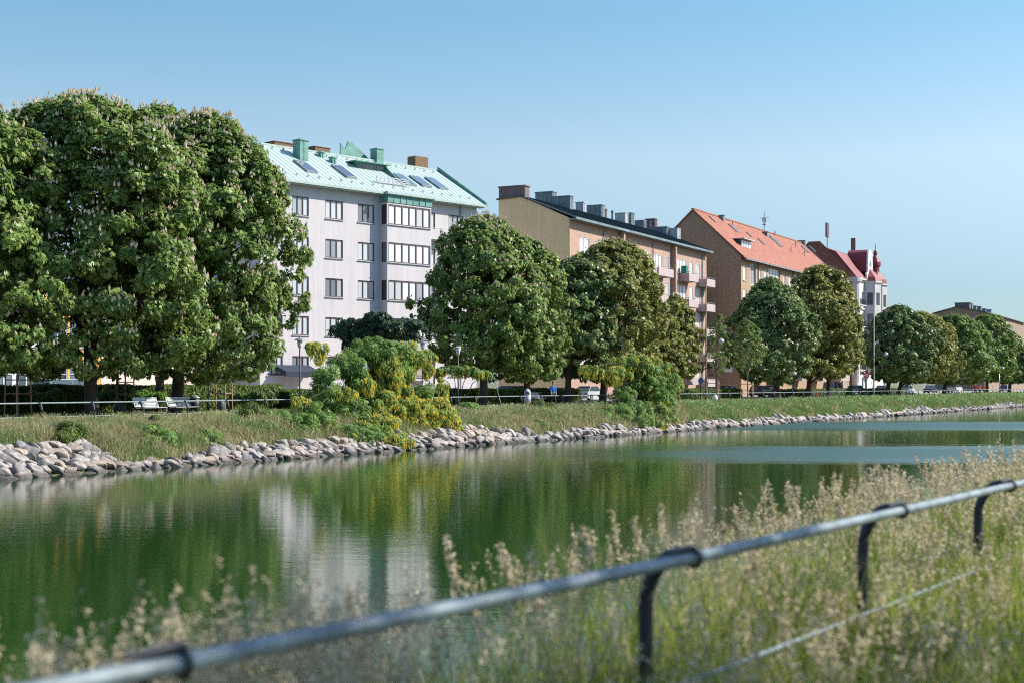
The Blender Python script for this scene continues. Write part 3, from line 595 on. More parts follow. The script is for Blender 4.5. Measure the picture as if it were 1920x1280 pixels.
for i, (px0, px1, lb) in enumerate([(60, 122, 'bright green ferny plants in front of the hedge, left of the tallest trunk'), (180, 215, 'bright green plants right of the tallest trunk'), (250, 312, 'green perennials behind the first bench'), (430, 520, 'pale flowering perennials right of the litter bin')]):
    v_ = 59.6; rng = np.random.default_rng(90+i); d_ = on_v((px0+px1)/2, v_).y; blobs = [(px, 743 + rng.uniform(-3, 3), 9, 8 + rng.uniform(-2, 3), 0) for px in range(px0, px1, 9)]
    blob_plant('flower_bed', lb, 'plants', blobs, d_, (px0+px1)/2, leaf='lush' if i != 3 else 'young_leaf', n=2600, size=0.2, k=3, seed=95+i, stem_r=0.01, group='plants in front of the hedge')

# ------------------------------------------------------------------ grass
M['bank_grass'] = leaf_mat('bank_grass', (0.10, 0.16, 0.04), (0.52, 0.42, 0.26), 0.25, 0.7, 0.2, scale=0.35)
M['bank_green'] = leaf_mat('bank_green', (0.07, 0.15, 0.04), (0.26, 0.32, 0.12), 0.25, 0.7, 0.2, scale=0.5)
M['near_blade'] = leaf_mat('near_blade', (0.03, 0.08, 0.010), (0.25, 0.33, 0.050), 0.45, 0.5, 0.3, scale=0.8)
M['straw'] = leaf_mat('straw', (0.24, 0.20, 0.09), (0.50, 0.40, 0.24), 0.3, 0.7, 0.2, scale=2)
M['seed'] = leaf_mat('seed_head', (0.17, 0.14, 0.06), (0.70, 0.60, 0.42), 0.35, 0.7, 0.2, scale=3)
def far_grass():
    rng = np.random.default_rng(5); n = 200000; px = rng.uniform(-40, 1960, n); r = (px-960)/FPX; v = 38.3 + 5.9*rng.random(n)**0.85
    d = v/(ST-CT*r); u = r*d*ST + d*CT
    nr = np.array([bank_rows(q) for q in np.linspace(20, 400, 800)]); lim = 37.8 + np.interp(u, np.linspace(20, 400, 800), nr)*0.46 + rng.normal(0, 0.33, n)
    ok = (v > lim) & (d < 420); u, v, d, px = u[ok], v[ok], d[ok], px[ok]; n = len(u)
    h = rng.uniform(0.16, 0.62, n)*(0.85 + 0.35*np.sin(u*0.9+2*np.sin(v*1.7))*np.sin(u*2.3)) * np.clip(1.15 - (v-39)*0.05, 0.7, 1.2); wd = np.clip(d*0.00042, 0.02, 0.10)*rng.uniform(0.7, 1.4, n)
    V, F, tp, _ = blades(u, v, h, wd, np.full(n, 0.40), rng)
    pt = np.sin(u*0.8+1.3*np.sin(v*2))+np.sin(u*1.9+v*1.5)*0.8+rng.normal(0, 0.6, n); green = (px > 1290) ^ (pt > 0.9); mi = np.repeat(green.astype(int), 2)
    tag(link('bank_grass', np_mesh('bank_grass', V, F, ['bank_grass', 'bank_green'], mi)), 'rough dry and green grass on the far bank above the stones', 'grass', kind='stuff')
    # leafy weeds and small pinkish flowers among the grass
    cu = rng.uniform(28, 230, 420); cv = rng.uniform(40.2, 44.0, 420); i = rng.integers(0, 420, 26000); uu = cu[i] + rng.normal(0, 0.45, 26000); vv = (cv[i] + rng.normal(0, 0.35, 26000)).clip(39.8, 44.6); hh = rng.uniform(0.05, 0.5, 26000)*rng.uniform(0.5, 1.2, 420)[i]
    P = np.stack([uu*ST - vv*CT, uu*CT + vv*ST, np.interp(vv, [p[0] for p in PROF], [p[1] for p in PROF]) + hh], -1); dd = P[:, 1]
    V, F = fans(P, rng.normal(0, 0.5, P.shape) + np.array([0.2, -0.3, 0.8]), np.clip(dd*0.0013, 0.07, 0.2), rng, k=3)
    tag(link('bank_weeds', np_mesh('bank_weeds', V, F, ['labur_leaf'])), 'leafy green weeds scattered in the far bank grass', 'weeds', kind='stuff')
    i = rng.integers(0, 420, 16000); uu = cu[i]*0.97 + 3 + rng.normal(0, 0.9, 16000); vv = (cv[i] + rng.normal(0, 0.6, 16000)).clip(40.2, 44.2); kf = (uu < 95) | (rng.random(16000) < 0.12); uu, vv = uu[kf], vv[kf]
    P = np.stack([uu*ST - vv*CT, uu*CT + vv*ST, np.interp(vv, [p[0] for p in PROF], [p[1] for p in PROF]) + rng.uniform(0.15, 0.55, len(uu))], -1); V, F = fans(P, rng.normal(0, 1, P.shape), np.clip(P[:, 1]*0.0007, 0.035, 0.1), rng, k=2)
    tag(link('bank_flowers', np_mesh('bank_flowers', V, F, ['blossom_pink'])), 'small pale pink flowers scattered in the far bank grass', 'flowers', kind='stuff')
    n = 42000; px = rng.uniform(-40, 1960, n); r = (px-960)/FPX; v = 48.6 + 12*rng.random(n)**1.3; v = np.where(rng.random(n) < 0.25, rng.uniform(44.1, 45.4, n), v); d = v/(ST-CT*r); u = r*d*ST + d*CT
    ok = d < 420; u, v, d = u[ok], v[ok], d[ok]; n = len(u); V, F, _, _ = blades(u, v, rng.uniform(0.05, 0.14, n), np.clip(d*0.0006, 0.03, 0.14), np.full(n, 0.3), rng)
    tag(link('lawn_grass', np_mesh('lawn_grass', V, F, ['bank_green'])), 'short lawn under the chestnut trees', 'grass', kind='stuff')
far_grass()
def near_grass():
    rng = np.random.default_rng(6)
    n = 120000; u = 1.0 + 40*rng.random(n)**1.7; v = 0.9 + 4.3*rng.random(n)**0.8
    dens = np.clip((u-1.5)/5.0, 0.15, 1)*np.where(v > 3.5, 0.10, np.where(v > 2.7, 0.40, 1)); ok = rng.random(n) < dens; u, v = u[ok], v[ok]; n = len(u)
    d = u*CT + v*ST; h = rng.uniform(0.18, 0.60, n)*np.clip(0.5 + (v-0.9)*0.45, 0.35, 1.5)*(1 + 0.3*np.sin(u*2.1+v*3)*np.sin(u*0.7)); wd = np.clip(0.0065 + d*0.00022, 0.006, 0.02)*rng.uniform(0.7, 1.5, n)
    ne = 9000; ue = rng.uniform(6.5, 30, ne); ve = rng.uniform(1.1, 2.7, ne); u = np.concatenate([u, ue]); v = np.concatenate([v, ve]); n = len(u)
    h = np.concatenate([h, rng.uniform(0.30, 0.62, ne)]); wd = np.concatenate([wd, np.clip(0.006 + (ue*CT+ve*ST)*0.0003, 0.006, 0.02)])
    ne = 11000; ue = rng.uniform(8.0, 26, ne); ve = rng.uniform(1.35, 2.3, ne); u = np.concatenate([u, ue]); v = np.concatenate([v, ve]); n = len(u)
    h = np.concatenate([h, rng.uniform(0.35, 0.72, ne)*np.clip((ue-6.5)/4, 0.4, 1)]); wd = np.concatenate([wd, np.clip(0.006 + (ue*CT+ve*ST)*0.0003, 0.006, 0.02)])
    V, F, _, _ = blades(u, v, h, wd, np.full(n, 0.30), rng); mi = np.repeat((rng.random(n) < np.where(v < 3, 0.17, 0.25)).astype(int), 2)
    tag(link('near_grass', np_mesh('near_grass', V, F, ['near_blade', 'straw'], mi)), 'lush green grass under and behind the near rail', 'grass', kind='stuff')
    n = 3600; u = 1.6 + 34*rng.random(n)**1.35; v = 1.1 + 3.9*rng.random(n)**0.6
    near = rng.random(n) < 0.30; u = np.where(near, rng.uniform(1.9, 5.5, n), u); v = np.where(near, rng.uniform(3.0, 4.4, n), v)
    gate = 0.42 + 0.5*np.sin(u*1.25+0.8*np.sin(v*2)) + 0.4*np.sin(u*3.1+v*2.2) + np.clip((u-9)/10, 0, 0.35); ok = rng.random(n) < np.clip(gate, 0.06, 1); u, v = u[ok], v[ok]; n = len(u)
    u = np.concatenate([u, rng.uniform(3, 20, 1700)]); v = np.concatenate([v, rng.uniform(1.3, 2.7, 1700)]); n = len(u)
    cl_ = [on_v(px_, 3.7) for px_ in (130, 190, 240, 290, 400, 450, 500, 545, 640)]; cu = np.array([p.x*ST + p.y*CT for p in cl_])
    i = rng.integers(0, len(cl_), 620); ua = cu[i] + rng.normal(0, 0.16, 620); va = 3.7 + rng.normal(0, 0.25, 620); u = np.concatenate([u, ua]); v = np.concatenate([v, va]); n = len(u)
    h = (rng.normal(0.80, 0.13, n).clip(0.4, 1.18))*np.clip(0.35+(v-1.0)*0.32, 0.35, 1.0) + np.where(v > 3.6, (v-3.6)*0.22, 0); d = u*CT + v*ST
    V, F, tp, m1 = blades(u, v, h, np.clip(0.0028 + d*0.00012, 0.003, 0.008), np.full(n, 0.13), rng)
    k = 20; T = tp[:, None, :]; dirn = unit(tp-m1)[:, None, :]; q = rng.random((n, k, 1)); L_ = rng.uniform(0.12, 0.30, (n, 1, 1))*np.clip(h/0.7, 0.4, 1.1)[:, None, None]
    P = (T - dirn*L_*q + rng.normal(0, 1, (n, k, 3))*np.array([0.012, 0.012, 0.006])*(0.35+q)).reshape(-1, 3)
    N = rng.normal(0, 1, P.shape); s = np.repeat(np.clip(0.017 + d*0.0008, 0.018, 0.034), k)*rng.uniform(0.7, 1.4, n*k)
    V2, F2 = fans(P, N, s, rng, k=1, width=0.55, droop=0.0)
    # tall dense plumes standing above the rest
    m_ = 230; pc = rng.uniform(1.9, 20, 34); up_ = pc[rng.integers(0, 34, m_)] + rng.normal(0, 0.28, m_); up_ = up_.clip(1.8, 26); vp = rng.uniform(2.4, 4.4, m_); hp = rng.uniform(0.78, 1.12, m_) + np.where(vp > 3.6, (vp-3.6)*0.2, 0)
    Vp, Fp, tp2, mp2 = blades(up_, vp, hp, np.full(m_, 0.005), np.full(m_, 0.16), rng); kk = 60; dr = unit(tp2-mp2)[:, None, :]; q2 = rng.random((m_, kk, 1))
    Pp = (tp2[:, None, :] - dr*0.20*q2 + rng.normal(0, 0.008, (m_, kk, 3))).reshape(-1, 3); V3, F3 = fans(Pp, rng.normal(0, 1, Pp.shape), 0.022*rng.uniform(0.8, 1.5, len(Pp)), rng, k=1, width=0.6, droop=0.0)
    V2 = np.concatenate([V2, V3]); F2 = np.concatenate([F2, F3 + len(V2) - len(V3)]); F = np.concatenate([F, Fp + len(V)]); V = np.concatenate([V, Vp])
    Va = np.concatenate([V, V2]); Fa = np.concatenate([F, F2+len(V)]); mi = np.concatenate([np.zeros(len(F), int), np.ones(len(F2), int)])
    tag(link('seed_grass', np_mesh('seed_grass', Va, Fa, ['straw', 'seed'], mi)), 'tall pale seeding grass between the near rail and the water', 'grass', kind='stuff')
near_grass()

# ------------------------------------------------------------------ buildings
class Bld:
    """local frame: x along the street front, y back from it, z up"""
    def __init__(s, name, label, X, Y, theta, cat='building'):
        s.P = Vector((X, Y, 0)); s.th = R(theta); s.root = thing(name, label, cat, (X, Y, 0), math.pi/2 - s.th); s.cache = {}
    def sx(s, px, w=0.0):                       # local x where a photo column meets the plane y = w
        r = (px-960)/FPX; st, ct = math.sin(s.th), math.cos(s.th)
        return (r*(s.P.y + w*st) - (s.P.x - w*ct))/(st - r*ct)
    def depth(s, x, w=0.0): return s.P.y + x*math.cos(s.th) + w*math.sin(s.th)
    def z(s, py, x, w=0.0): return CAMZ + (HOR-py)/FPX*s.depth(x, w)
    def hit(s, px, py, w0, z0, w1, z1):         # point on the roof plane through (y=w0,z=z0), (y=w1,z=z1)
        lo, hi = 0.0, 1.3
        for _ in range(40):
            t = (lo+hi)/2; w_ = w0+(w1-w0)*t; zz = z0+(z1-z0)*t; x = s.sx(px, w_)
            if s.z(py, x, w_) > zz: lo = t
            else: hi = t
        return x, w_, zz
    def window(s, x0, x1, z0, z1, panes=2, frame='grey_frame', pane='pane', y=0.10, transom=0.0, fw=0.07, sill=True, name='window', axis='x'):
        key = (round(x1-x0, 2), round(z1-z0, 2), panes, frame, pane, transom, fw, axis, sill)
        if key not in s.cache:
            W, H = x1-x0, z1-z0; g, f = MB(), MB()
            def bx(mb, a, b, c, d, e, h):
                if axis == 'x': mb.box(a, b, c, d, e, h)
                else: mb.box(c, d, a, b, e, h)
            pw = W/panes
            for k in range(panes): bx(g, k*pw+fw*0.4, (k+1)*pw-fw*0.4, 0.030+0.004*(k % 2), 0.045, fw*0.6, H-fw*0.6)
            bx(f, 0, W, -0.03, 0.06, 0, fw); bx(f, 0, W, -0.03, 0.06, H-fw, H); bx(f, 0, fw, -0.03, 0.06, fw, H-fw); bx(f, W-fw, W, -0.03, 0.06, fw, H-fw)
            for k in range(1, panes): bx(f, k*pw-fw*0.5, k*pw+fw*0.5, -0.027, 0.057, fw, H-fw)
            if transom: bx(f, fw, W-fw, -0.024, 0.054, H*transom-fw*0.4, H*transom+fw*0.4)
            sl = None
            if sill:
                sl = MB(); bx(sl, -0.06, W+0.06, -0.17, -0.032, -0.07, -0.005); sl = sl.data('sill', 'zinc_pale')
            s.cache[key] = (g.data('window', pane), f.data('frame', frame), sl)
        g, f, sl = s.cache[key]; loc = (x0, y, z0) if axis == 'x' else (y, x0, z0)
        o = link(name, g, s.root, loc); link('frame', f, o)
        if sl: link('sill', sl, o)
        return o

def holed(mb, x0, x1, z0, z1, holes, y=0.0, dep=0.14, m=0, axis='x'):   # wall face with real openings and reveals
    def pt(x, yy, z): return (x, yy, z) if axis == 'x' else (yy, x, z)
    hs = [h for h in holes if h[0] < x1 and h[1] > x0]
    xs = sorted({x0, x1, *[min(max(q, x0), x1) for h in hs for q in h[:2]]}); zs = sorted({z0, z1, *[min(max(q, z0), z1) for h in hs for q in h[2:4]]})
    for a, b in zip(xs[:-1], xs[1:]):
        run = None
        for c, d in zip(zs[:-1], zs[1:]):
            mx, mz = (a+b)/2, (c+d)/2
            if any(h[0] < mx < h[1] and h[2] < mz < h[3] for h in hs): continue
            mb.quad(pt(a, y, c), pt(b, y, c), pt(b, y, d), pt(a, y, d), m)
    for h in hs:
        a, b, c, d = h[:4]
        mb.quad(pt(a, y, c), pt(b, y, c), pt(b, y+dep, c), pt(a, y+dep, c), m); mb.quad(pt(a, y, d), pt(b, y, d), pt(b, y+dep, d), pt(a, y+dep, d), m)
        mb.quad(pt(a, y, c), pt(a, y, d), pt(a, y+dep, d), pt(a, y+dep, c), m); mb.quad(pt(b, y, c), pt(b, y, d), pt(b, y+dep, d), pt(b, y+dep, c), m)
        mb.quad(pt(a, y+dep, c), pt(b, y+dep, c), pt(b, y+dep, d), pt(a, y+dep, d), m)

# --- white apartment house with the green copper roof
def white_house():
    B = Bld('apartment_building', 'pale lilac-white apartment house under a green copper roof with a glazed bay', -21.1, 119.1, 43)
    L, D, E, RW = 25.9, 12.0, 19.1, 6.0; RZ = 23.0
    rows = [(17.75-3.42*k-1.64, 17.75-3.42*k) for k in range(5)]
    cols = [(500, 530, 3), (548, 579, 3), (610, 643, 3), (671, 702, 3), (841, 869, 3)]
    bx0, bx1 = B.sx(713), B.sx(795.5); bd = 0.95
    fx0, fx1 = bx0, bx1
    holes, wins = [], []
    for c0, c1, n in cols:
        a, b = B.sx(c0), B.sx(c1)
        for z0, z1 in rows: holes.append((a, b, z0, z1)); wins.append((a, b, z0, z1, n))
    a, b = B.sx(797), B.sx(816)
    for z0, z1 in rows: holes.append((a, b, z0-0.75, z1)); wins.append((a, b, z0-0.75, z1, 2))
    wl = MB(); holed(wl, 0, bx0, 0, E, holes); holed(wl, bx1, L, 0, E, holes)
    wl.quad((bx0, 0, 0), (bx1, 0, 0), (bx1, 0, E), (bx0, 0, E))
    wl.quad((0, 0, 0), (0, D, 0), (0, D, E), (0, 0, E)); wl.quad((0, D, 0), (L, D, 0), (L, D, E), (0, D, E))
    wl.poly([(L, 0, 0), (L, D, 0), (L, D, E), (L, RW, RZ-0.15), (L, 0, E)])
    # bay body with strip windows
    bh = []
    for z0, z1 in rows: bh.append((bx0+0.12, bx1-0.12, z0-0.05, z1+0.12))
    holed(wl, bx0, bx1, 2.0, 18.05, bh, y=-bd)
    sh = [(-bd+0.12, -0.16, z0-0.05, z1+0.12) for z0, z1 in rows]
    holed(wl, -bd, 0, 2.0, 18.05, sh, y=bx0, dep=0.10, axis='y'); wl.quad((bx1, -bd, 2.0), (bx1, 0, 2.0), (bx1, 0, 18.05), (bx1, -bd, 18.05))
    wl.quad((bx0, -bd, 2.0), (bx1, -bd, 2.0), (bx1, 0, 2.0), (bx0, 0, 2.0))
    wl.build('wall', 'plaster', B.root)
    for a, b, z0, z1, n in wins: B.window(a, b, z0, z1, n, 'brown_frame', 'pane', 0.07, fw=0.08)
    for z0, z1 in rows:
        B.window(bx0+0.12, bx1-0.12, z0-0.05, z1+0.12, 6, 'brown_frame', 'pane_white', -bd+0.06, fw=0.10, name='bay_window')
        B.window(-bd+0.12, -0.16, z0-0.05, z1+0.12, 1, 'brown_frame', 'pane_dark', bx0+0.05, fw=0.08, sill=False, name='bay_window', axis='y')
    cl = MB(); cl.box(bx0-0.05, bx1+0.05, -bd-0.06, -0.003, 18.05, E-0.28)
    k = bx0
    while k < bx1: cl.box(k-0.02, k+0.02, -bd-0.11, -bd-0.06, 18.07, E-0.30); k += (bx1-bx0)/7.0
    cl.build('bay_cladding', 'verdigris', B.root)
    # balconies right of the bay
    a, b = B.sx(797), B.sx(831)
    for i, (z0, z1) in enumerate(rows[:4]):
        q = MB(); q.box(a-0.25, b, -0.88, -0.76, z0-0.98, z0-0.02); q.box(b, b+0.1, -0.88, -0.004, z0-0.98, z0-0.02); q.box(a-0.25, b, -0.76, -0.004, z0-1.05, z0-0.90)
        bo = q.build('balcony', 'plaster', B.root); h = MB(); h.tube([(a-0.2, -0.82, z0+0.10), (b+0.05, -0.82, z0+0.10)], 0.025, 6)
        for xx in (a, (a+b)/2, b): h.tube([(xx, -0.82, z0-0.02), (xx, -0.82, z0+0.1)], 0.02, 5)
        h.build('handrail', 'rail_far', bo)
    # roof: hipped at the left, verge at the right
    o = 0.75; hx = 4.5; rf = MB(); e = E-0.12
    p0, p1, p2, p3 = (-o, -o, e), (L+0.5, -o, e), (L+0.5, RW, RZ), (hx, RW, RZ)
    rf.poly([p0, p1, p2, p3]); rf.poly([(-o, D+o, e), (-o, -o, e), p3]); rf.poly([(L+0.5, D+o, e), (-o, D+o, e), p3, p2])
    rf.poly([p1, (L+0.5, D+o, e), p2])
    sl = (RZ-e)/(RW+o); x = -o+0.3
    while x < L+0.4:                                  # standing seams
        yt = RW if x > hx else -o + (RW+o)*(x+o)/(hx+o)
        rf.prism([(x-0.022, 0), (x+0.022, 0), (x+0.022, 1), (x-0.022, 1)], 0, 0) if False else None
        z_t = e + sl*(yt+o); rf.poly([(x-0.015, -o, e+0.002), (x-0.015, yt, z_t+0.002), (x-0.015, yt, z_t+0.03), (x-0.015, -o, e+0.03)]); rf.poly([(x+0.015, -o, e+0.002), (x+0.015, yt, z_t+0.002), (x+0.015, yt, z_t+0.03), (x+0.015, -o, e+0.03)])
        rf.quad((x-0.015, -o, e+0.03), (x+0.015, -o, e+0.03), (x+0.015, yt, z_t+0.03), (x-0.015, yt, z_t+0.03)); x += 0.62
    yy = -o+0.4
    while yy < D+o:
        t_ = 1-abs(yy-RW)/(RW+o); xt = -o + (hx+o)*t_; zt = e + (RZ-e)*t_
        rf.quad((-o, yy, e+0.003), (xt, yy, zt+0.003), (xt, yy, zt+0.08), (-o, yy, e+0.08)); yy += 0.62
    roof = rf.build('roof', 'copper', B.root)
    cn = MB(); cn.box(-o, L+0.45, -o-0.06, -o+0.08, e-0.22, e-0.01); cn.box(-o, L+0.45, -o+0.08, -0.003, e-0.30, e-0.16); cn.box(-o-0.06, -o+0.08, -o+0.09, D+o, e-0.22, e-0.012)
    cn.box(bx0-0.2, bx1+0.25, -bd-0.3, -o-0.064, e-0.20, e+0.02); cn.box(bx0-0.2, bx1+0.25, -bd-0.22, -o-0.064, e-0.26, e-0.203)
    cn.build('cornice', 'copper', roof)
    vg = MB(); vg.prism([(-o, e-0.1), (-o, e+0.28), (RW, RZ+0.42), (RW, RZ-0.1)], L+0.5, L+0.72, 'x'); vg.build('verge', 'verdigris', roof)
    rg = MB(); rg.box(hx, L+0.5, RW-0.14, RW+0.14, RZ-0.05, RZ+0.10); rg.build('ridge', 'copper', roof)
    H = lambda px, py: B.hit(px, py, -o, e, RW, RZ)
    def chimney(px, py, wx, h, m, name='chimney', dy=0.9):
        x, y, z = H(px, py); c = MB(); c.box(x-wx/2, x+wx/2, y-0.1, y+dy, z-0.4, z+h); c.box(x-wx/2-0.07, x+wx/2+0.07, y-0.17, y+dy+0.07, z+h, z+h+0.12)
        if m == 'verdigris': c.box(x-0.02, x+0.02, y-0.14, y-0.1, z, z+h)
        c.build(name, m, roof)
    chimney(569, 301, 0.95, 1.75, 'verdigris'); chimney(604, 296, 0.40, 0.45, 'verdigris', 'vent_pipe', 0.4); chimney(626, 307, 0.45, 0.5, 'verdigris', 'vent_pipe', 0.4)
    for pxa, pxb, pya in ((506, 542, 270), (582, 610, 279)):
        xa, xb = B.sx(pxa, RW+1.5), B.sx(pxb, RW+1.5); za = B.z(pya, (xa+xb)/2, RW+1.5); c = MB(); c.box(xa, xb, RW+0.8, RW+2.2, RZ-1.6, za); c.box(xa-0.08, xb+0.08, RW+0.75, RW+2.25, za+0.002, za+0.07); c.build('chimney', 'chim_brick', roof)
    xa, xb = B.sx(773, RW+0.6), B.sx(797, RW+0.6); c = MB(); c.box(xa, xb, RW+0.15, RW+1.3, RZ-0.6, B.z(297, xb, RW+0.6)); c.build('chimney', 'chim_brick', roof)
    xa, xb = B.sx(697, RW+0.4), B.sx(709.5, RW+0.4); c = MB(); c.box(xa, xb, RW-0.35, RW+0.6, RZ-0.6, B.z(283, xb, RW+0.4)); c.box(xa-0.06, xb+0.06, RW-0.41, RW+0.66, B.z(283, xb, RW+0.4), B.z(283, xb, RW+0.4)+0.1); c.build('chimney', 'verdigris', roof)
    xa, xb, xc = B.sx(624.5, RW+2), B.sx(644, RW+2), B.sx(692, RW+2); za, zb, zc = B.z(271, xa, RW+2), B.z(270, xb, RW+2), RZ-0.2   # rear dormer seen over the ridge
    g = MB(); g.prism([(xa, RZ-0.9), (xa, za), (xb-0.7, za-0.55), (xb-0.35, zb+0.05), (xb+0.2, zb), (xc, zc-0.1), (xc, RZ-0.9)], RW+0.9, RW+1.02, 'y'); g.build('rear_parapet', 'verdigris', roof)
    g = MB(); g.poly([(xb+0.2, RW+1.02, zb), (xc, RW+1.02, zc-0.1), (xc+2.0, RW+4.5, zc-0.1), (xb+2.2, RW+4.5, zb)]); g.build('rear_roof', 'copper', roof)
    # recessed roof terrace with glazing and railing
    x0, y0, z0 = H(660, 318); x1, y1, z1 = H(716, 322); x2, y2, z2 = H(752, 345)
    xl, xr = B.sx(664, 4.2), B.sx(716, 4.2); yb, yf = 4.0, 1.2; zb_ = e+sl*(yb+o); zf_ = e+sl*(yf+o)
    t = MB(); t.box(xl, xr, yb-0.2, yb+1.2, zf_+0.4, zb_+0.42); t.box(xl-0.5, xr+0.35, yb-0.75, yb+1.3, zb_+0.42, zb_+0.52); t.build('dormer', 'verdigris', roof)
    t = MB()
    n = 7; pw = (xr-xl-0.3)/n
    for k in range(n): t.box(xl+0.15+k*pw+0.05, xl+0.15+(k+1)*pw-0.05, yb-0.23, yb-0.203, zb_-1.05, zb_+0.30)
    t.build('dormer_window', 'pane_dark', roof)
    t = MB(); t.prism([(yb-0.2, zb_+0.42), (yb+0.3, zb_+0.42), (yb+0.3, zb_), (yf, zf_), (yf+0.2, zf_+0.2)], xr+0.002, xr+0.12, 'x'); t.build('dormer_cheek', 'verdigris', roof)
    xl2, xr2 = B.sx(704, 0.9), B.sx(765, 0.9); yr = 0.75; zr = e+sl*(yr+o); t = MB()
    for k in range(4): t.box(xl2, xr2, yr, yr+0.03, zr+0.16+k*0.17, zr+0.24+k*0.17)
    for k in range(9): xx = xl2+(xr2-xl2)*k/8; t.box(xx-0.02, xx+0.02, yr+0.031, yr+0.06, zr, zr+0.8)
    t.build('terrace_railing', 'zinc_pale', roof)
    for pxs, (ya, yc) in (((542, 318), (0.5, 4.0)), ((617, 334), (0.3, 3.6)), ((745, 347), (0.4, 3.6)), ((777, 351), (0.4, 3.5)), ((806, 355), (0.4, 3.4)))[:5]:
        pass
    for pa, qa in (((548, 303), (598, 327)), ((622, 312), (668, 337)), ((736, 328), (782, 351)), ((765, 332), (812, 354)), ((795, 335), (842, 358))):
        xt, yt, zt = H(*pa); xb_, yb_, zb2 = H(*qa); xm = (xt+xb_)/2; wv = 0.62; ys, ye = yb_, yt
        f_ = MB(); f_.prism([(ys, e+sl*(ys+o)+0.03), (ys, e+sl*(ys+o)+0.20), (ye, e+sl*(ye+o)+0.20), (ye, e+sl*(ye+o)+0.03)], xm-wv, xm+wv, 'x'); so_ = f_.build('skylight', 'zinc', roof)
        g = MB(); g.quad((xm-wv+0.1, ys+0.12, e+sl*(ys+0.12+o)+0.206), (xm+wv-0.1, ys+0.12, e+sl*(ys+0.12+o)+0.206), (xm+wv-0.1, ye-0.12, e+sl*(ye-0.12+o)+0.206), (xm-wv+0.1, ye-0.12, e+sl*(ye-0.12+o)+0.206)); g.build('glass', 'pane_dark', so_)
    sg = MB(); x = 0.3                                 # snow guard hooks near the eave and the ridge
    while x < L:
        for y in (0.15, 5.2): 
            if y < 1 or x > hx: z = e+sl*(y+o); sg.box(x-0.10, x+0.10, y, y+0.03, z+0.05, z+0.22)
        x += 1.24
    sg.build('snow_guard', 'verdigris', roof)
    aw = MB(); a, b = B.sx(536, -1.6), B.sx(601, -1.6); aw.prism([(-1.6, 2.3), (-1.6, 2.75), (-0.003, 3.3), (-0.003, 3.0)], a, b, 'x'); aw.build('awning', 'blue_awning', B.root)
    dp = MB(); dp.tube([(bx1+4.7, -0.12, 0), (bx1+4.7, -0.12, E-0.4)], 0.06, 6); dp.build('drainpipe', 'zinc', B.root)
white_house()

# --- brick block with the dark roof and metal roof boxes
def balcony_at(B, a, b, ztop, m='balcony', dep=1.25, hgt=0.95, rail=True):
    q = MB(); q.box(a, b, -dep-0.06, -dep, ztop-hgt, ztop); q.box(a, a+0.06, -dep+0.001, -0.004, ztop-hgt, ztop-0.002); q.box(b-0.06, b, -dep+0.001, -0.004, ztop-hgt, ztop-0.002)
    q.box(a+0.06, b-0.06, -dep+0.001, -0.004, ztop-hgt-0.02, ztop-hgt+0.12); o = q.build('balcony', m, B.root)
    if rail:
        h = MB(); h.tube([(a, -0.02, ztop+0.18), (a, -dep, ztop+0.18), (b, -dep, ztop+0.18), (b, -0.02, ztop+0.18)], 0.022, 5)
        for xx in (a, (a+b)/2, b): h.tube([(xx, -dep, ztop), (xx, -dep, ztop+0.18)], 0.018, 4)
        h.build('handrail', 'rail_far', o)
    return o
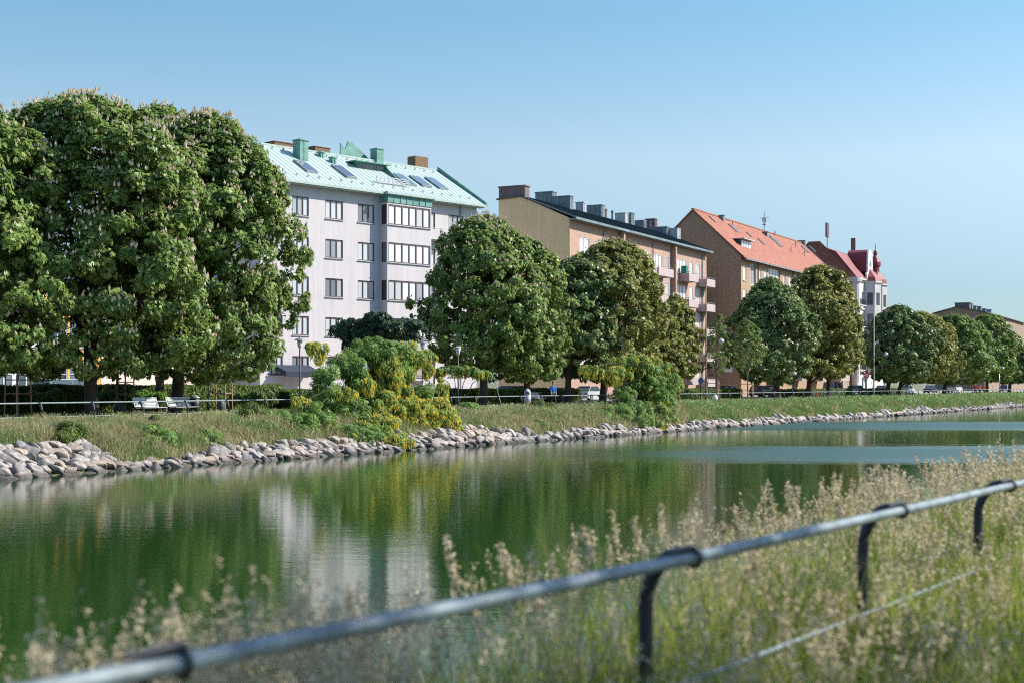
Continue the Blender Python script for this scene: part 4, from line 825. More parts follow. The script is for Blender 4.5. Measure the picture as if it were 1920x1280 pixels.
def brick_block():
    B = Bld('apartment_building', 'brick apartment block with yellow gable end, pale balconies and metal boxes on its dark roof', 6.0, 148.4, 26.9)
    L, E, RW, RZ, FW = 43.0, 19.0, 5.6, 21.55, 8.3
    hrow = 3.22; zt = B.z(446, B.sx(1096)); rows = [(zt-hrow*k-1.75, zt-hrow*k) for k in range(5)]
    pj = [(1171, 1223, 0.0), (1267, 1318.5, 0.0)]
    cols = [(1087, 1105, 2, 'w'), (1115, 1127, 1, 'w'), (1146, 1160, 2, 'w'), (1180, 1194, 2, 'w'), (1202, 1219, 3, 'w'), (1225, 1242, 3, 'w'), (1247.5, 1254, 1, 'd'), (1270, 1287, 3, 'w'), (1293, 1299.5, 1, 'w'), (1304, 1312.5, 1, 'w')]
    holes = []
    for c0, c1, n, k in cols:
        a, b = B.sx(c0), B.sx(c1)
        for z0, z1 in rows: holes.append((a, b, z0 if k == 'w' and n > 1 else z0-0.5, z1, n, k))
    wl = MB(); holed(wl, 0, L, 0, E, holes)
    wl.quad((0, FW, 0), (L, FW, 0), (L, FW, RZ-0.2), (0, FW, RZ-0.2)); wl.poly([(L, 0, 0), (L, FW, 0), (L, FW, RZ-0.1), (L, RW, RZ-0.1), (L, 0, E)])
    for c in (1158, 1255.5):                            # brick ribs that part the front into bays
        x = B.sx(c+10, -0.5); wl.box(x, x+0.45, -0.62, -0.003, 0, E-0.25)
    wl.build('wall', 'brick_pink', B.root)
    gb = MB(); gb.poly([(-0.06, -0.06, 0), (-0.06, FW, 0), (-0.06, FW, RZ-0.25), (-0.06, RW, RZ-0.05), (-0.06, -0.06, E-0.05)]); gb.box(-0.06, -0.003, -0.06, -0.003, 0, E-0.06)
    gb.quad((-0.06, FW, 0), (0, FW, 0), (0, FW, RZ-0.25), (-0.06, FW, RZ-0.25)); 
    gb.box(-0.075, -0.062, 0.02, FW, 15.55, 15.60); gb.build('gable_wall', 'yellow_plaster', B.root, )['label'] = 'yellow plastered gable wall'
    for a, b, z0, z1, n, k in holes: B.window(a, b, z0, z1, n, 'white_frame', 'pane_white' if k == 'w' else 'pane', 0.06, fw=0.09)
    rf = MB(); rf.prism([(-0.75, E-0.10), (-0.75, E+0.06), (RW, RZ+0.06), (FW+0.2, RZ-0.1), (FW+0.2, RZ-0.25), (RW, RZ-0.1)], -0.25, L+0.3, 'x')
    x = 0.4; sl = (RZ-E)/(RW+0.75)
    while x < L: rf.quad((x, -0.7, E+0.065), (x, RW, RZ+0.065), (x, RW, RZ+0.13), (x, -0.7, E+0.13)); x += 0.8
    roof = rf.build('roof', 'slate', B.root)
    g = MB(); g.box(-0.3, L+0.35, -0.92, -0.753, E-0.22, E+0.02); g.box(-0.2, L+0.2, -0.75, -0.004, E-0.24, E-0.105); g.build('gutter', 'zinc', roof)
    H = lambda px, py: B.hit(px, py, -0.75, E, RW, RZ)
    def box_on(p0, p1, pt, pb, dep, m):                # px range, top row, row of the foot
        x0, w0, z0 = H(p0, pb); x1 = B.sx(p1, w0); zt_ = B.z(pt, x0, w0); c = MB()
        c.box(x0, x1, w0, w0+dep, z0-0.5, zt_); c.box(x0-0.06, x1+0.06, w0-0.06, w0+dep+0.06, zt_, zt_+0.10); k = x0+0.25
        while k < x1: c.box(k-0.02, k+0.02, w0-0.04, w0-0.001, z0-0.2, zt_-0.02); k += 0.5
        k = w0+0.3
        while k < w0+dep: c.box(x0-0.04, x0-0.001, k-0.02, k+0.02, z0-0.2, zt_-0.02); k += 0.5
        c.build('roof_box', m, roof)
    xa, xb = 0.2, 1.5; z_ = B.z(351, 0.2, 6.6); c = MB(); c.box(-0.02, 1.1, RW-0.4, FW, RZ-0.3, z_); c.box(-0.1, 1.2, RW-0.5, FW+0.1, z_, z_+0.12)
    for k in range(7): c.box(-0.05, -0.021, RW-0.3+k*0.42, RW-0.26+k*0.42, RZ-0.2, z_-0.02)
    c.build('roof_box', 'rust_zinc', roof)
    for p0, p1, pt, pb, dep, m in ((1036, 1044, 360, 376, 2.2, 'zinc'), (1069, 1075, 368, 394, 3.0, 'zinc'), (1094, 1100, 380, 399, 1.0, 'zinc_pale'), (1128, 1135, 385, 407, 2.6, 'zinc'), (1172, 1178, 400, 416, 1.4, 'zinc_pale'),
                                   (1184, 1190, 400, 420, 1.2, 'zinc'), (1207, 1212, 414, 426, 1.6, 'zinc'), (1228, 1232, 411, 427, 1.4, 'rust_zinc'), (1250, 1257, 426, 442, 2.6, 'zinc'), (1270, 1276, 429, 449, 1.3, 'zinc_pale')):
        box_on(p0, p1, pt, pb, dep, m)
    for px, py in ((1136, 404), (1148, 408), (1219, 412)):
        x, w_, z_ = H(px, py); c = MB(); c.lathe([(0.13, -0.4), (0.13, 0.75), (0.2, 0.8), (0.2, 0.95), (0.1, 1.0)], (x, w_, z_), 8); c.build('vent_pipe', 'rust_zinc', roof)
    for px in (1131, 1223, 1315.5):
        x = B.sx(px); d_ = MB(); d_.tube([(x, -0.75, E-0.2), (x, -0.12, E-0.7), (x, -0.12, 0.2)], 0.07, 6); d_.build('drainpipe', 'zinc', B.root)
    zb = rows[0][0]+0.05
    for k in range(5):
        z = zb - hrow*k
        balcony_at(B, B.sx(1206, -1.3), B.sx(1233, -1.3)-0.3, z); balcony_at(B, B.sx(1234, -1.3)+0.2, B.sx(1264, -1.3)-0.2, z-0.1); balcony_at(B, B.sx(1289, -1.3)+0.6, B.sx(1310, -1.3)-0.1, z-0.1)
        balcony_at(B, B.sx(1318, -1.3)+1.6, B.sx(1341, -1.3), z-0.35)
    p = MB(); p.box(B.sx(1289, -1.3)+0.7, B.sx(1289, -1.3)+1.5, -0.9, -0.2, zb-0.2, zb+0.85); p.build('green_screen', 'green_cloth', B.root)
    for z0, z1 in rows: B.window(L-1.6+1.75, L-0.2+1.75, z0-0.3, z1, 2, 'white_frame', 'pane_white', 0.5, sill=False, name='end_window')
    e_ = MB(); e_.box(L, L+2.0, 0.62, 4, 0, E-0.5); e_.build('stair_tower', 'brick_pink', B.root)
brick_block()

# --- long brick house with the red tiled roof
def red_roof_house():
    B = Bld('apartment_building', 'long brown brick house with a bright red tiled gable roof', 30.6, 190, 27.5)
    L, E, RW, RZ, D = 52.0, 18.75, 6.8, 25.3, 13.6
    hrow = 3.15; zt = B.z(498, B.sx(1396)); rows = [(zt-hrow*k-2.0, zt-hrow*k) for k in range(5)]
    cols = [(1393.5, 1399.5, 1, 'w'), (1407, 1417, 2, 'd'), (1422, 1427, 1, 'w'), (1433, 1438, 1, 'w'), (1441, 1463, 4, 'd'), (1468.5, 1473, 1, 'w'), (1479, 1484, 1, 'w'), (1488, 1497, 2, 'd'), (1504, 1510, 1, 'w'), (1520, 1532, 3, 'd'), (1540, 1545, 1, 'w'), (1553, 1562, 2, 'd'), (1566, 1571, 1, 'w')]
    holes = [(B.sx(c0), B.sx(c1), z0 - (0.4 if n > 1 else 0), z1 + (0.5 if n > 1 else 0), n, k) for c0, c1, n, k in cols for z0, z1 in rows]
    wl = MB(); holed(wl, 0, L, 0, E, holes, dep=0.3)
    wl.poly([(0, 0, 0), (0, D, 0), (0, D, E), (0, RW, RZ-0.1), (0, 0, E)]); wl.poly([(L, 0, 0), (L, D, 0), (L, D, E), (L, RW, RZ-0.1), (L, 0, E)]); wl.quad((0, D, 0), (L, D, 0), (L, D, E), (0, D, E))
    wl.build('wall', 'brick_ochre', B.root)
    for a, b, z0, z1, n, k in holes: B.window(a, b, z0, z1, n, 'white_frame', 'pane_white' if k == 'w' else 'pane', 0.2 if n > 1 else 0.08, fw=0.10, transom=0.75 if n > 1 else 0)
    rf = MB(); sl = (RZ-E)/RW; o = 0.65; e = E - sl*o*0.55
    rf.prism([(-o, e-0.12), (-o, e+0.08), (RW, RZ+0.12), (D+o, e+0.08), (D+o, e-0.12), (RW, RZ-0.12)], -0.18, L+0.18, 'x')
    ny = 34                                            # tile courses
    for k in range(ny):
        y = -o + (RW+o)*k/ny; z = e+0.08 + (RZ+0.04-e)*k/ny; rf.box(-0.17, L+0.17, y, y+0.05, z+0.005, z+0.065)
    roof = rf.build('roof', 'tile', B.root)
    g = MB(); g.box(-0.15, L+0.15, -o-0.16, -o-0.003, e-0.16, e+0.02); g.build('gutter', 'zinc', roof); rg = MB(); rg.box(-0.18, L+0.18, RW-0.16, RW+0.16, RZ+0.06, RZ+0.20); rg.build('ridge', 'tile', roof)
    vg = MB(); vg.prism([(-o, e-0.13), (-o, e+0.2), (RW, RZ+0.26), (RW, RZ-0.13)], L+0.19, L+0.42, 'x'); vg.build('verge', 'slate', roof)
    H = lambda px, py: B.hit(px, py, -o, e, RW, RZ)
    for px, py, wx, h, dp, m in ((1358, 418, 0.7, 1.0, 2.0, 'zinc'), (1440, 447, 0.7, 0.9, 3.2, 'zinc'), (1510, 463, 0.7, 1.0, 2.0, 'zinc')):
        x, y, z = H(px, py); c = MB(); c.box(x-wx/2, x+wx/2, y, y+dp, z-0.4, z+h); c.box(x-wx/2-0.06, x+wx/2+0.06, y-0.06, y+dp+0.06, z+h, z+h+0.1); c.build('chimney', m, roof)
    for px, py, a, h in ((1336, 414, .5, .5), (1376, 431, 1.2, .6), (1428, 456, .6, .5), (1455, 455, 1.8, .9), (1405, 443, .4, .4), (1510, 470, 1.0, .6), (1523, 469, .7, .5)):
        x, y, z = H(px, py); c = MB(); c.prism([(y-h, z-sl*h+0.12), (y-h, z-sl*h+0.26), (y+h, z+sl*h+0.26), (y+h, z+sl*h+0.12)], x-a*0.6, x+a*0.6, 'x'); c.build('roof_hatch', 'slate', roof)
    for px, py in ((1374, 426), (1453, 444), (1483, 474), (1508, 481), (1492, 464)):
        x, y, z = H(px, py); c = MB(); c.tube([(x, y, z-0.2), (x, y, z+0.75), (x+0.28, y, z+0.9), (x+0.3, y, z+0.7)], 0.09, 6); c.build('vent_pipe', 'rust_zinc', roof)
    # recessed terrace dormer and antenna
    x, y, z = H(1398, 466); c = MB(); c.box(x-1.8, x+2.6, y+0.1, y+1.9, z-0.2, z+1.15); c.build('dormer', 'slate', roof); c = MB(); c.box(x-2.1, x+2.8, y-0.5, y+2.1, z+1.15, z+1.27); c.build('dormer_roof', 'zinc_pale', roof)
    c = MB(); 
    for k in range(4): c.box(x-1.6+k*1.05, x-0.7+k*1.05, y+0.05, y+0.097, z+0.15, z+1.05)
    c.build('dormer_window', 'pane', roof)
    x, y, z = H(1433, 428); c = MB(); c.tube([(x, y, z-0.3), (x, y, z+2.6)], 0.05, 6); c.tube([(x-0.9, y, z+1.0), (x+0.9, y, z+1.2)], 0.04, 5); c.tube([(x, y-0.8, z+1.6), (x, y+0.8, z+1.6)], 0.04, 5)
    for dx in (-.8, -.4, .4, .8): c.box(x+dx-0.05, x+dx+0.05, y-0.05, y+0.05, z+0.9, z+1.6)
    c.lathe([(0.28, 0.5), (0.3, 0.6), (0.05, 0.8)], (x, y, z), 8); c.build('antenna', 'zinc', roof)
    for px in (1421, 1486.5): xx = B.sx(px); d_ = MB(); d_.tube([(xx, -0.12, E-0.4), (xx, -0.12, 0.2)], 0.08, 6); d_.build('drainpipe', 'zinc', B.root)
    for k in range(1, 5):
        z = rows[k][0]+0.2
        balcony_at(B, B.sx(1441), B.sx(1463), z); balcony_at(B, B.sx(1488), B.sx(1498), z); balcony_at(B, B.sx(1520), B.sx(1533), z); balcony_at(B, B.sx(1574, -1.3), B.sx(1590, -1.3), z, dep=1.5)
    sg = MB(); sg.box(-0.06, -0.004, 1.2, 2.6, 3.3, 4.0); s_ = sg.build('wall_plate', 'sign_white', B.root)
red_roof_house()

# --- ornate cream house with the dark red roof, oriels and a turret
def ornate_house():
    B = Bld('ornate_building', 'ornate cream corner house with a dark red roof, curved gable and small turret', 59.4, 247, 27.5)
    L, E, RW, RZ, D = 22.0, 20.2, 7.0, 26.2, 14.0
    rows = [(E-2.6-3.75*k-1.9, E-2.6-3.75*k+0.3) for k in range(5)]
    cols = [(1616, 1619, 1), (1621.5, 1624.5, 1)]
    holes = [(B.sx(a), B.sx(b), z0, z1, n, 'w') for a, b, n in cols for z0, z1 in rows]
    wl = MB(); holed(wl, 0, L, 0, E, holes, dep=0.2)
    wl.poly([(L, 0, 0), (L, D, 0), (L, D, E), (L, RW, RZ), (L, 0, E)]); wl.quad((0, D, 0), (L, D, 0), (L, D, E), (0, D, E))
    wall = wl.build('wall', 'cream', B.root)
    for a, b, z0, z1, n, k in holes: B.window(a, b, z0, z1, n, 'grey_frame', 'pane_dark', 0.1, fw=0.10)
    tr = MB()
    for z in (E-0.5, E-5.4, E-9.2, E-13.0, 3.6): tr.box(-0.1, L+0.1, -0.22, -0.004, z, z+0.28)
    tr.box(-0.2, L+0.2, -0.5, -0.004, E-0.2, E+0.05); tr.build('cornice', 'cream', B.root)
    fw_ = MB(); fw_.poly([(-0.1, 0, 0), (-0.1, D, 0), (-0.1, D, E), (-0.1, RW+1, RZ+0.5), (-0.1, RW-1, RZ+0.5), (-0.1, 0, E+0.4)]); fw_.quad((-0.1, 0, 0), (0, 0, 0), (0, 0, E), (-0.1, 0, E)); fw_.build('gable_wall', 'brick_red', B.root)['label'] = 'dark red brick fire wall'
    sd_ = MB(); h2 = [(-3.4, -2.3, z0, z1) for z0, z1 in rows]; holed(sd_, -5.2, -0.13, 0, E-1.2, h2, y=0.6); sd_.quad((-5.2, 0.6, 0), (-5.2, 5, 0), (-5.2, 5, E-1.2), (-5.2, 0.6, E-1.2)); sd_.quad((-5.2, 0.6, E-1.2), (-0.13, 0.6, E-1.2), (-0.13, 5, E-1.2), (-5.2, 5, E-1.2)); sd_.build('brick_wing', 'brick_ochre', B.root)
    for z0, z1 in rows: B.window(-3.4, -2.3, z0, z1, 2, 'white_frame', 'pane_white', 0.68, fw=0.08)
    rf = MB(); rf.prism([(-0.4, E), (-0.4, E+0.12), (3.2, E+4.6), (RW, RZ+0.1), (D, E+0.1), (D, E)], 0.003, L+0.3, 'x'); roof = rf.build('roof', 'red_roof', B.root)
    def oriel(cx, r, z0, z1, nm='oriel'):
        prof = [(r*0.3, z0-1.2), (r*0.8, z0-0.5), (r, z0), (r, z1), (r+0.2, z1+0.05), (r+0.2, z1+0.35)]
        q = MB(); q.lathe(prof, (cx, -0.15, 0), 8); o = q.build(nm, 'cream', B.root)
        for zz0, zz1 in rows:
            if zz0 > z0 and zz1 < z1+0.3:
                for ang in (-157.5, -112.5, -67.5, -22.5):
                    a = R(ang); rr = r*math.cos(math.pi/8)+0.012; c = Vector((cx+rr*math.cos(a), -0.15+rr*math.sin(a), 0)); t = Vector((-math.sin(a), math.cos(a), 0))*r*0.22
                    g = MB(); g.quad(c-t+Vector((0, 0, zz0)), c+t+Vector((0, 0, zz0)), c+t+Vector((0, 0, zz1)), c-t+Vector((0, 0, zz1))); g.build('window', 'pane_dark', o)
        return o
    c1 = B.sx(1634.5, -0.8); oriel(c1, 2.3, 4.5, E-0.6); c2 = B.sx(1650.5, -0.8); oriel(c2, 1.9, 4.5, E-0.6); q = MB(); c0 = B.sx(1605.5, -0.3); q.lathe([(0.5, 0), (0.85, 4), (0.85, 9), (0.95, 9.1), (0.85, 9.3), (0.85, E-1), (1.1, E-0.8), (1.1, E)], (c0, -0.1, 0), 10); q.build('column_shaft', 'cream', B.root)
    # curved dormer gable above the first oriel
    pts = [(-2.6, 0), (-2.6, 1.0), (-1.9, 1.4), (-1.8, 3.4)] + [(1.8*math.cos(a), 3.6+1.9*math.sin(a)) for a in np.linspace(math.pi, 0, 9)] + [(1.8, 3.4), (1.9, 1.4), (2.6, 1.0), (2.6, 0)]
    g = MB(); g.prism([(c1+p, E+q_) for p, q_ in pts], -0.55, -0.25, 'y'); dg = g.build('dormer_gable', 'cream', roof)
    g = MB(); g.prism([(c1+p*1.02, E+0.1+q_*0.99) for p, q_ in pts[2:-2]], -0.24, 3.2, 'y'); g.build('dormer_roof', 'red_roof', roof)
    g = MB(); g.prism([(c1+p*0.35, E+1.0+q_*0.45) for p, q_ in pts[3:-3]], -0.60, -0.552, 'y'); g.build('window', 'pane_dark', dg)
    g = MB(); g.lathe([(2.5, E-0.25), (2.2, E+0.5), (0.9, E+1.7), (0.5, E+2.0)], (c1, -0.15, 0), 8); g.build('oriel_roof', 'red_roof', roof)
    g = MB(); g.lathe([(2.2, E-0.25), (2.0, E+0.5), (1.0, E+1.8), (0.75, E+2.0), (0.75, E+2.9), (1.0, E+3.1), (1.0, E+3.8), (0.6, E+4.5), (0.3, E+5.0), (0.38, E+5.4), (0.3, E+5.8), (0.06, E+6.1), (0.05, E+7.2)], (c2, 0.1, 0), 10); g.build('turret', 'red_roof', roof)
    g = MB(); x = B.sx(1601, RW); g.box(x-0.35, x+0.35, RW-0.3, RW+0.5, RZ-1, RZ+3.6); g.build('chimney', 'brick_red', roof)
    for px, zz in ((1567, 5.4),):
        x = B.sx(1551, RW); g = MB(); g.tube([(x, RW, E), (x, RW, RZ+3.0)], 0.08, 6)
        for dx in (-0.55, 0, 0.55): g.box(x+dx-0.2, x+dx+0.2, RW-0.15, RW+0.15, RZ+2.0, RZ+4.6)
        g.build('antenna', 'rust_zinc', roof)
    for k, (z0, z1) in enumerate(rows[:4]):
        a, b = B.sx(1614, -0.9), B.sx(1624, -0.9); g = MB(); g.box(a, b, -0.95, -0.004, z0-0.35, z0-0.2); bo = g.build('balcony', 'cream', B.root); h = MB()
        for j in range(12): xx = a+(b-a)*j/11; h.box(xx-0.03, xx+0.03, -0.94, -0.88, z0-0.2, z0+0.75)
        h.box(a, b, -0.96, -0.87, z0+0.75, z0+0.82); h.box(a, a+0.05, -0.86, -0.05, z0-0.1, z0+0.8); h.build('railing', 'dark_metal', bo)
ornate_house()

# --- far brick block at the right edge
def far_block():
    B = Bld('apartment_building', 'far dark brick block with a shallow roof, rightmost building', 113.0, 340, 27)
    L, E, RW, RZ, D = 70.0, 18.8, 6.4, 20.3, 11.6
    rows = [(E-1.9-3.2*k-1.6, E-1.9-3.2*k) for k in range(5)]
    holes = [(2.2+4.4*i, 2.2+4.4*i+(2.6 if i % 2 else 1.5), z0, z1, 2) for i in range(12) for z0, z1 in rows]
    wl = MB(); holed(wl, 0, L, 0, E, holes); wl.poly([(0, 0, 0), (0, D, 0), (0, D, E), (0, RW, RZ-0.1), (0, 0, E)]); wl.quad((L, 0, 0), (L, D, 0), (L, D, E), (L, 0, E)); wl.quad((0, D, 0), (L, D, 0), (L, D, E), (0, D, E)); wl.build('wall', 'brick_dark', B.root)
    for a, b, z0, z1, n in holes: B.window(a, b, z0, z1, n, 'white_frame', 'pane', 0.06)
    for y0, y1 in ((1.0, 3.6), (7.2, 8.6)):
        for z0, z1 in rows: B.window(y0, y1, z0, z1+0.4, 2, 'white_frame', 'pane_white', -0.05, sill=False, axis='y')
    rf = MB(); rf.prism([(-0.6, E-0.1), (-0.6, E+0.08), (RW, RZ+0.08), (D+0.6, E+0.08), (D+0.6, E-0.1), (RW, RZ-0.1)], -0.4, L, 'x'); roof = rf.build('roof', 'slate', B.root)
    c = MB(); c.box(0.5, 3, 3.6, 7.0, E, RZ+0.85); c.box(0.3, 3.2, 3.4, 7.2, RZ+0.85, RZ+0.97); c.build('roof_box', 'rust_zinc', roof)
    for i, x in enumerate((6, 11, 17, 24, 32, 41)):
        c = MB(); c.box(x, x+1.2, 4.6, 6.4, E, RZ+0.9+0.2*(i % 2)); c.box(x-0.1, x+1.3, 4.5, 6.5, RZ+0.9+0.2*(i % 2), RZ+1.02+0.2*(i % 2)); c.build('chimney', 'zinc', roof)
    for i in (1, 5, 9):
        for z0, z1 in rows[:4]: balcony_at(B, 2.0+4.4*i, 5.0+4.4*i, z0+0.1)
far_block()

# --- the lower houses behind the big left trees
def low_house(name, label, px0, px1, m, h, rows, wpx, ww, wh, frame='white_frame'):
    a = on_v(px0, 82); b = on_v(px1, 82); B = Bld(name, label, a.x, a.y, 30); L = (b-a).length
    holes = [(B.sx(p)-ww/2, B.sx(p)+ww/2, z, z+wh, 2) for p in wpx for z in rows]; holes = [q for q in holes if q[0] > 0.2 and q[1] < L-0.2]
    wl = MB(); holed(wl, 0, L, 0, h, holes); wl.quad((0.003, 0, 0), (0.003, 9, 0), (0.003, 9, h), (0.003, 0, h)); wl.quad((L-.003, 0, 0), (L-.003, 9, 0), (L-.003, 9, h), (L-.003, 0, h)); wl.quad((0, 9, 0), (L, 9, 0), (L, 9, h), (0, 9, h)); wl.build('wall', m, B.root)
    for q in holes: B.window(*q[:4], q[4], frame, 'pane_dark', 0.06, fw=0.09, transom=0.6)
    rf = MB(); rf.prism([(-0.4, h), (-0.4, h+0.12), (4.5, h+3), (9.4, h+0.12), (9.4, h)], 0.01, L-0.01, 'x'); rf.build('roof', 'slate', B.root)
low_house('low_house', 'pale blue house glimpsed under the leftmost crown', -140, 82, 'blue_plaster', 9.0, (1.2, 4.4), (-100, -60, -20, 8, 50), 1.6, 2.0)
low_house('low_house', 'orange plastered house glimpsed under the tallest chestnut', 83, 188, 'orange_plaster', 9.0, (1.2, 4.4), (108, 148), 1.9, 2.0, 'grey_frame')
low_house('low_house', 'beige wall of a low house glimpsed between the two big trunks', 189, 445, 'beige_plaster', 8.5, (4.6,), (215, 260, 300, 345, 390, 430), 1.6, 1.6)

# ------------------------------------------------------------------ railings
def curve_post(h, n=9):       # a post that stands on the water side and bends back over the rail (local: y towards the path)
    pts = [(0, 0.22, -0.35), (0, 0.22, 0.05), (0, 0.22, h-0.26)]
    for k in range(1, n+1):
        a = k/n*math.pi/2; pts.append((0, 0.22*math.cos(a), h-0.26+0.245*math.sin(a)))
    return pts
near_pts = [(-2.05, 2.0), (-0.83, 3.57), (0.73, 5.74), (2.16, 7.89), (3.44, 9.82), (4.80, 11.95), (6.2, 14.15), (7.6, 16.4), (9.1, 18.7), (10.6, 21.1), (12.1, 23.5), (13.6, 25.9), (15.1, 28.3), (16.7, 30.9)]
rail = thing('near_railing', 'near metal railing with curved dark posts, crossing the foreground', 'railing', (near_pts[0][0], near_pts[0][1], 0))
def near_rail():
    O = Vector((near_pts[0][0], near_pts[0][1], 0)); P = [Vector((x, y, 0))-O for x, y in near_pts]; path = []
    for a, b in zip(P[:-1], P[1:]):
        for k in range(6): path.append(a.lerp(b, k/6))
    path.append(P[-1]); zt = 0.95
    MB().tube([p+Vector((0, 0, zt)) for p in path], 0.025, 14).build('top_rail', 'rail_metal', rail, smooth=True)
    MB().tube([p+Vector((0, 0, 0.37))+Vector((-0.5, 0.34, 0))*0.30 for p in path], 0.013, 10).build('lower_rail', 'rail_metal', rail, smooth=True)
    for i in range(1, len(P)):
        t = (P[i]-P[i-1]).normalized(); ang = math.atan2(t.y, t.x)
        pb = MB(); cp = curve_post(zt+0.045); n = len(cp); pb.tube(cp, [0.032]*(n-3)+[0.026, 0.020, 0.014], 10); me = pb.data('post', 'dark_metal', True)
        o = link('post', me, rail, P[i]); o.rotation_euler = (0, 0, ang)
        b = MB(); b.tube([(-0.16, 0.02, zt+0.036), (-0.03, 0.0, zt+0.046), (0.02, 0, zt+0.04)], [0.008, 0.012, 0.008], 8)
        ring = [(0.0, 0.036*math.cos(a), zt+0.036*math.sin(a)) for a in np.linspace(0, 2*math.pi, 17)]; b.tube(ring, 0.009, 8, cap=False); b.build('clamp', 'dark_metal', o, smooth=True)
near_rail()
def far_rail():
    r0 = uv(30, 44.0, 0); root = thing('canal_railing', 'long low metal railing along the far promenade above the bank', 'railing', r0, math.pi/2-TH)
    L_ = 270; H = 0.92; MB().tube([(0, 0, H), (L_/2, 0, H), (L_, 0, H)], 0.028, 8).build('top_rail', 'rail_far', root, smooth=True); MB().tube([(0, 0.2, 0.36), (L_, 0.2, 0.36)], 0.018, 6).build('lower_rail', 'rail_far', root)
    pb = MB(); pts = [(0, -0.20, -0.3), (0, -0.20, 0.45)] + [(0, -0.20+0.20*(1-math.cos(a)), 0.45+(H-0.45)*math.sin(a)) for a in np.linspace(0.25, math.pi/2, 6)]; pb.tube(pts, 0.05, 6); me = pb.data('post', 'dark_metal', True)
    for i in range(97): link('post', me, root, (0.9+i*2.72, 0, 0))
far_rail()

# ------------------------------------------------------------------ benches, bins, lamps, poles, stakes, signs
def bench(label, px, v, rz):
    p = on_v(px, v); p.z = ground_z(v); t = thing('park_bench', label, 'bench', p, rz, 'slatted park benches')
    s_ = MB()
    for k in range(6): s_.box(-0.85, 0.85, -0.02+k*0.085-0.25, 0.045+k*0.085-0.25, 0.44-k*0.008, 0.47-k*0.008)
    s_.build('seat', 'bench_wood', t); s_ = MB()
    for k in range(7): y = 0.30+k*0.030; z = 0.49+k*0.070; s_.prism([(y, z), (y+0.03, z), (y+0.055, z+0.052), (y+0.025, z+0.052)], -0.85, 0.85, 'x')
    s_.build('backrest', 'bench_wood', t)
    for x in (-0.75, 0.75):
        l = MB(); l.tube([(x, -0.28, 0), (x, -0.24, 0.28), (x, -0.26, 0.43)], 0.022, 6); l.tube([(x, -0.2, 0.42), (x, 0.26, 0.40)], 0.02, 6); l.tube([(x, 0.42, 0), (x, 0.27, 0.36), (x, 0.36, 0.6), (x, 0.52, 0.96)], 0.022, 6); l.build('leg', 'dark_metal', t)
        a = MB(); a.tube([(x, -0.25, 0.42), (x, -0.30, 0.60), (x, -0.2, 0.67), (x, 0.1, 0.66), (x, 0.36, 0.64)], 0.018, 6); a.build('armrest', 'dark_metal', t)
bench('slatted grey-white bench, left one of the two between the big trunks', 284, 52.0, math.pi/2-TH)
bench('slatted grey-white bench with the litter bin right behind it', 345, 52.0, math.pi/2-TH)
bench('white bench half hidden behind the yellow racemes', 645, 53.0, math.pi/2-TH)
bench('bench deep in shade under the chestnut behind the man', 1010, 57.0, math.pi/2-TH)

def bin_dark(px, v, label):
    p = on_v(px, v); t = thing('litter_bin', label, 'litter bin', p); MB().lathe([(0.20, 0.12), (0.27, 0.2), (0.28, 0.85)], n=14).build('body', 'dark_metal', t, True)
    MB().lathe([(0.30, 0.86), (0.30, 0.92), (0.18, 1.02), (0.05, 1.05)], n=14).build('lid', 'zinc', t, True); MB().lathe([(0.04, 0), (0.04, 0.14)], n=8).build('stand', 'dark_metal', t); MB().box(-0.09, 0.09, -0.295, -0.282, 0.62, 0.80).build('opening', 'zinc_pale', t)
bin_dark(365, 56.0, 'dark round litter bin standing right of the second white bench')
def bin_silver(px, v):
    p = on_v(px, v); t = thing('litter_bin', 'silver cylindrical litter bin with domed top left of the man', 'litter bin', p)
    MB().lathe([(0.24, 0.05), (0.24, 0.95)], n=14).build('body', 'steel', t, True); MB().lathe([(0.25, 0.955), (0.25, 1.0), (0.20, 1.2), (0.10, 1.32), (0.03, 1.36)], n=14).build('lid', 'zinc_pale', t, True); MB().box(-0.15, 0.15, -0.25, -0.20, 1.02, 1.12).build('opening', 'dark_metal', t)
bin_silver(989, 48.9)

def park_lamp(px, v, ytop, label, kind='lantern', r=0.045):
    p = on_v(px, v); p.z = ground_z(v); h = CAMZ + (HOR-ytop)/FPX*p.y - p.z; t = thing('street_lamp', label, 'street lamp', p)
    MB().lathe([(0.11, -0.1), (0.10, 0.5), (0.05, 0.6), (r, 0.7), (r, h-0.62)], n=10).build('post', 'dark_metal', t, True)
    if kind == 'lantern':
        MB().lathe([(0.05, h-0.62), (0.10, h-0.58), (0.19, h-0.14), (0.17, h-0.12)], n=12).build('lantern', 'lamp_glass', t, True); MB().lathe([(0.22, h-0.118), (0.20, h-0.06), (0.05, h)], n=12).build('lantern_cap', 'zinc_pale', t)
    else:
        MB().lathe([(0.05, h-0.62), (0.13, h-0.55), (0.17, h-0.16), (0.10, h-0.14)], n=12).build('lantern', 'lamp_glass', t, True); MB().lathe([(0.36, h-0.138), (0.30, h-0.06), (0.06, h+0.02), (0.03, h+0.1)], n=14).build('lantern_cap', 'zinc', t)
park_lamp(859, 53, 649, 'park lamp with a white lantern in front of the tall chestnut')
park_lamp(562, 57, 634, 'park lamp with a wide hat beside the left laburnum', 'hat')
park_lamp(792, 57, 639, 'park lamp with a wide hat behind the yellow flowers', 'hat')
park_lamp(221, 56.0, 612, 'black park lamp post whose head is lost in the big crown', 'hat', 0.05)
park_lamp(391, 58, 640, 'slim dark lamp post in the shade right of the litter bin', 'hat')
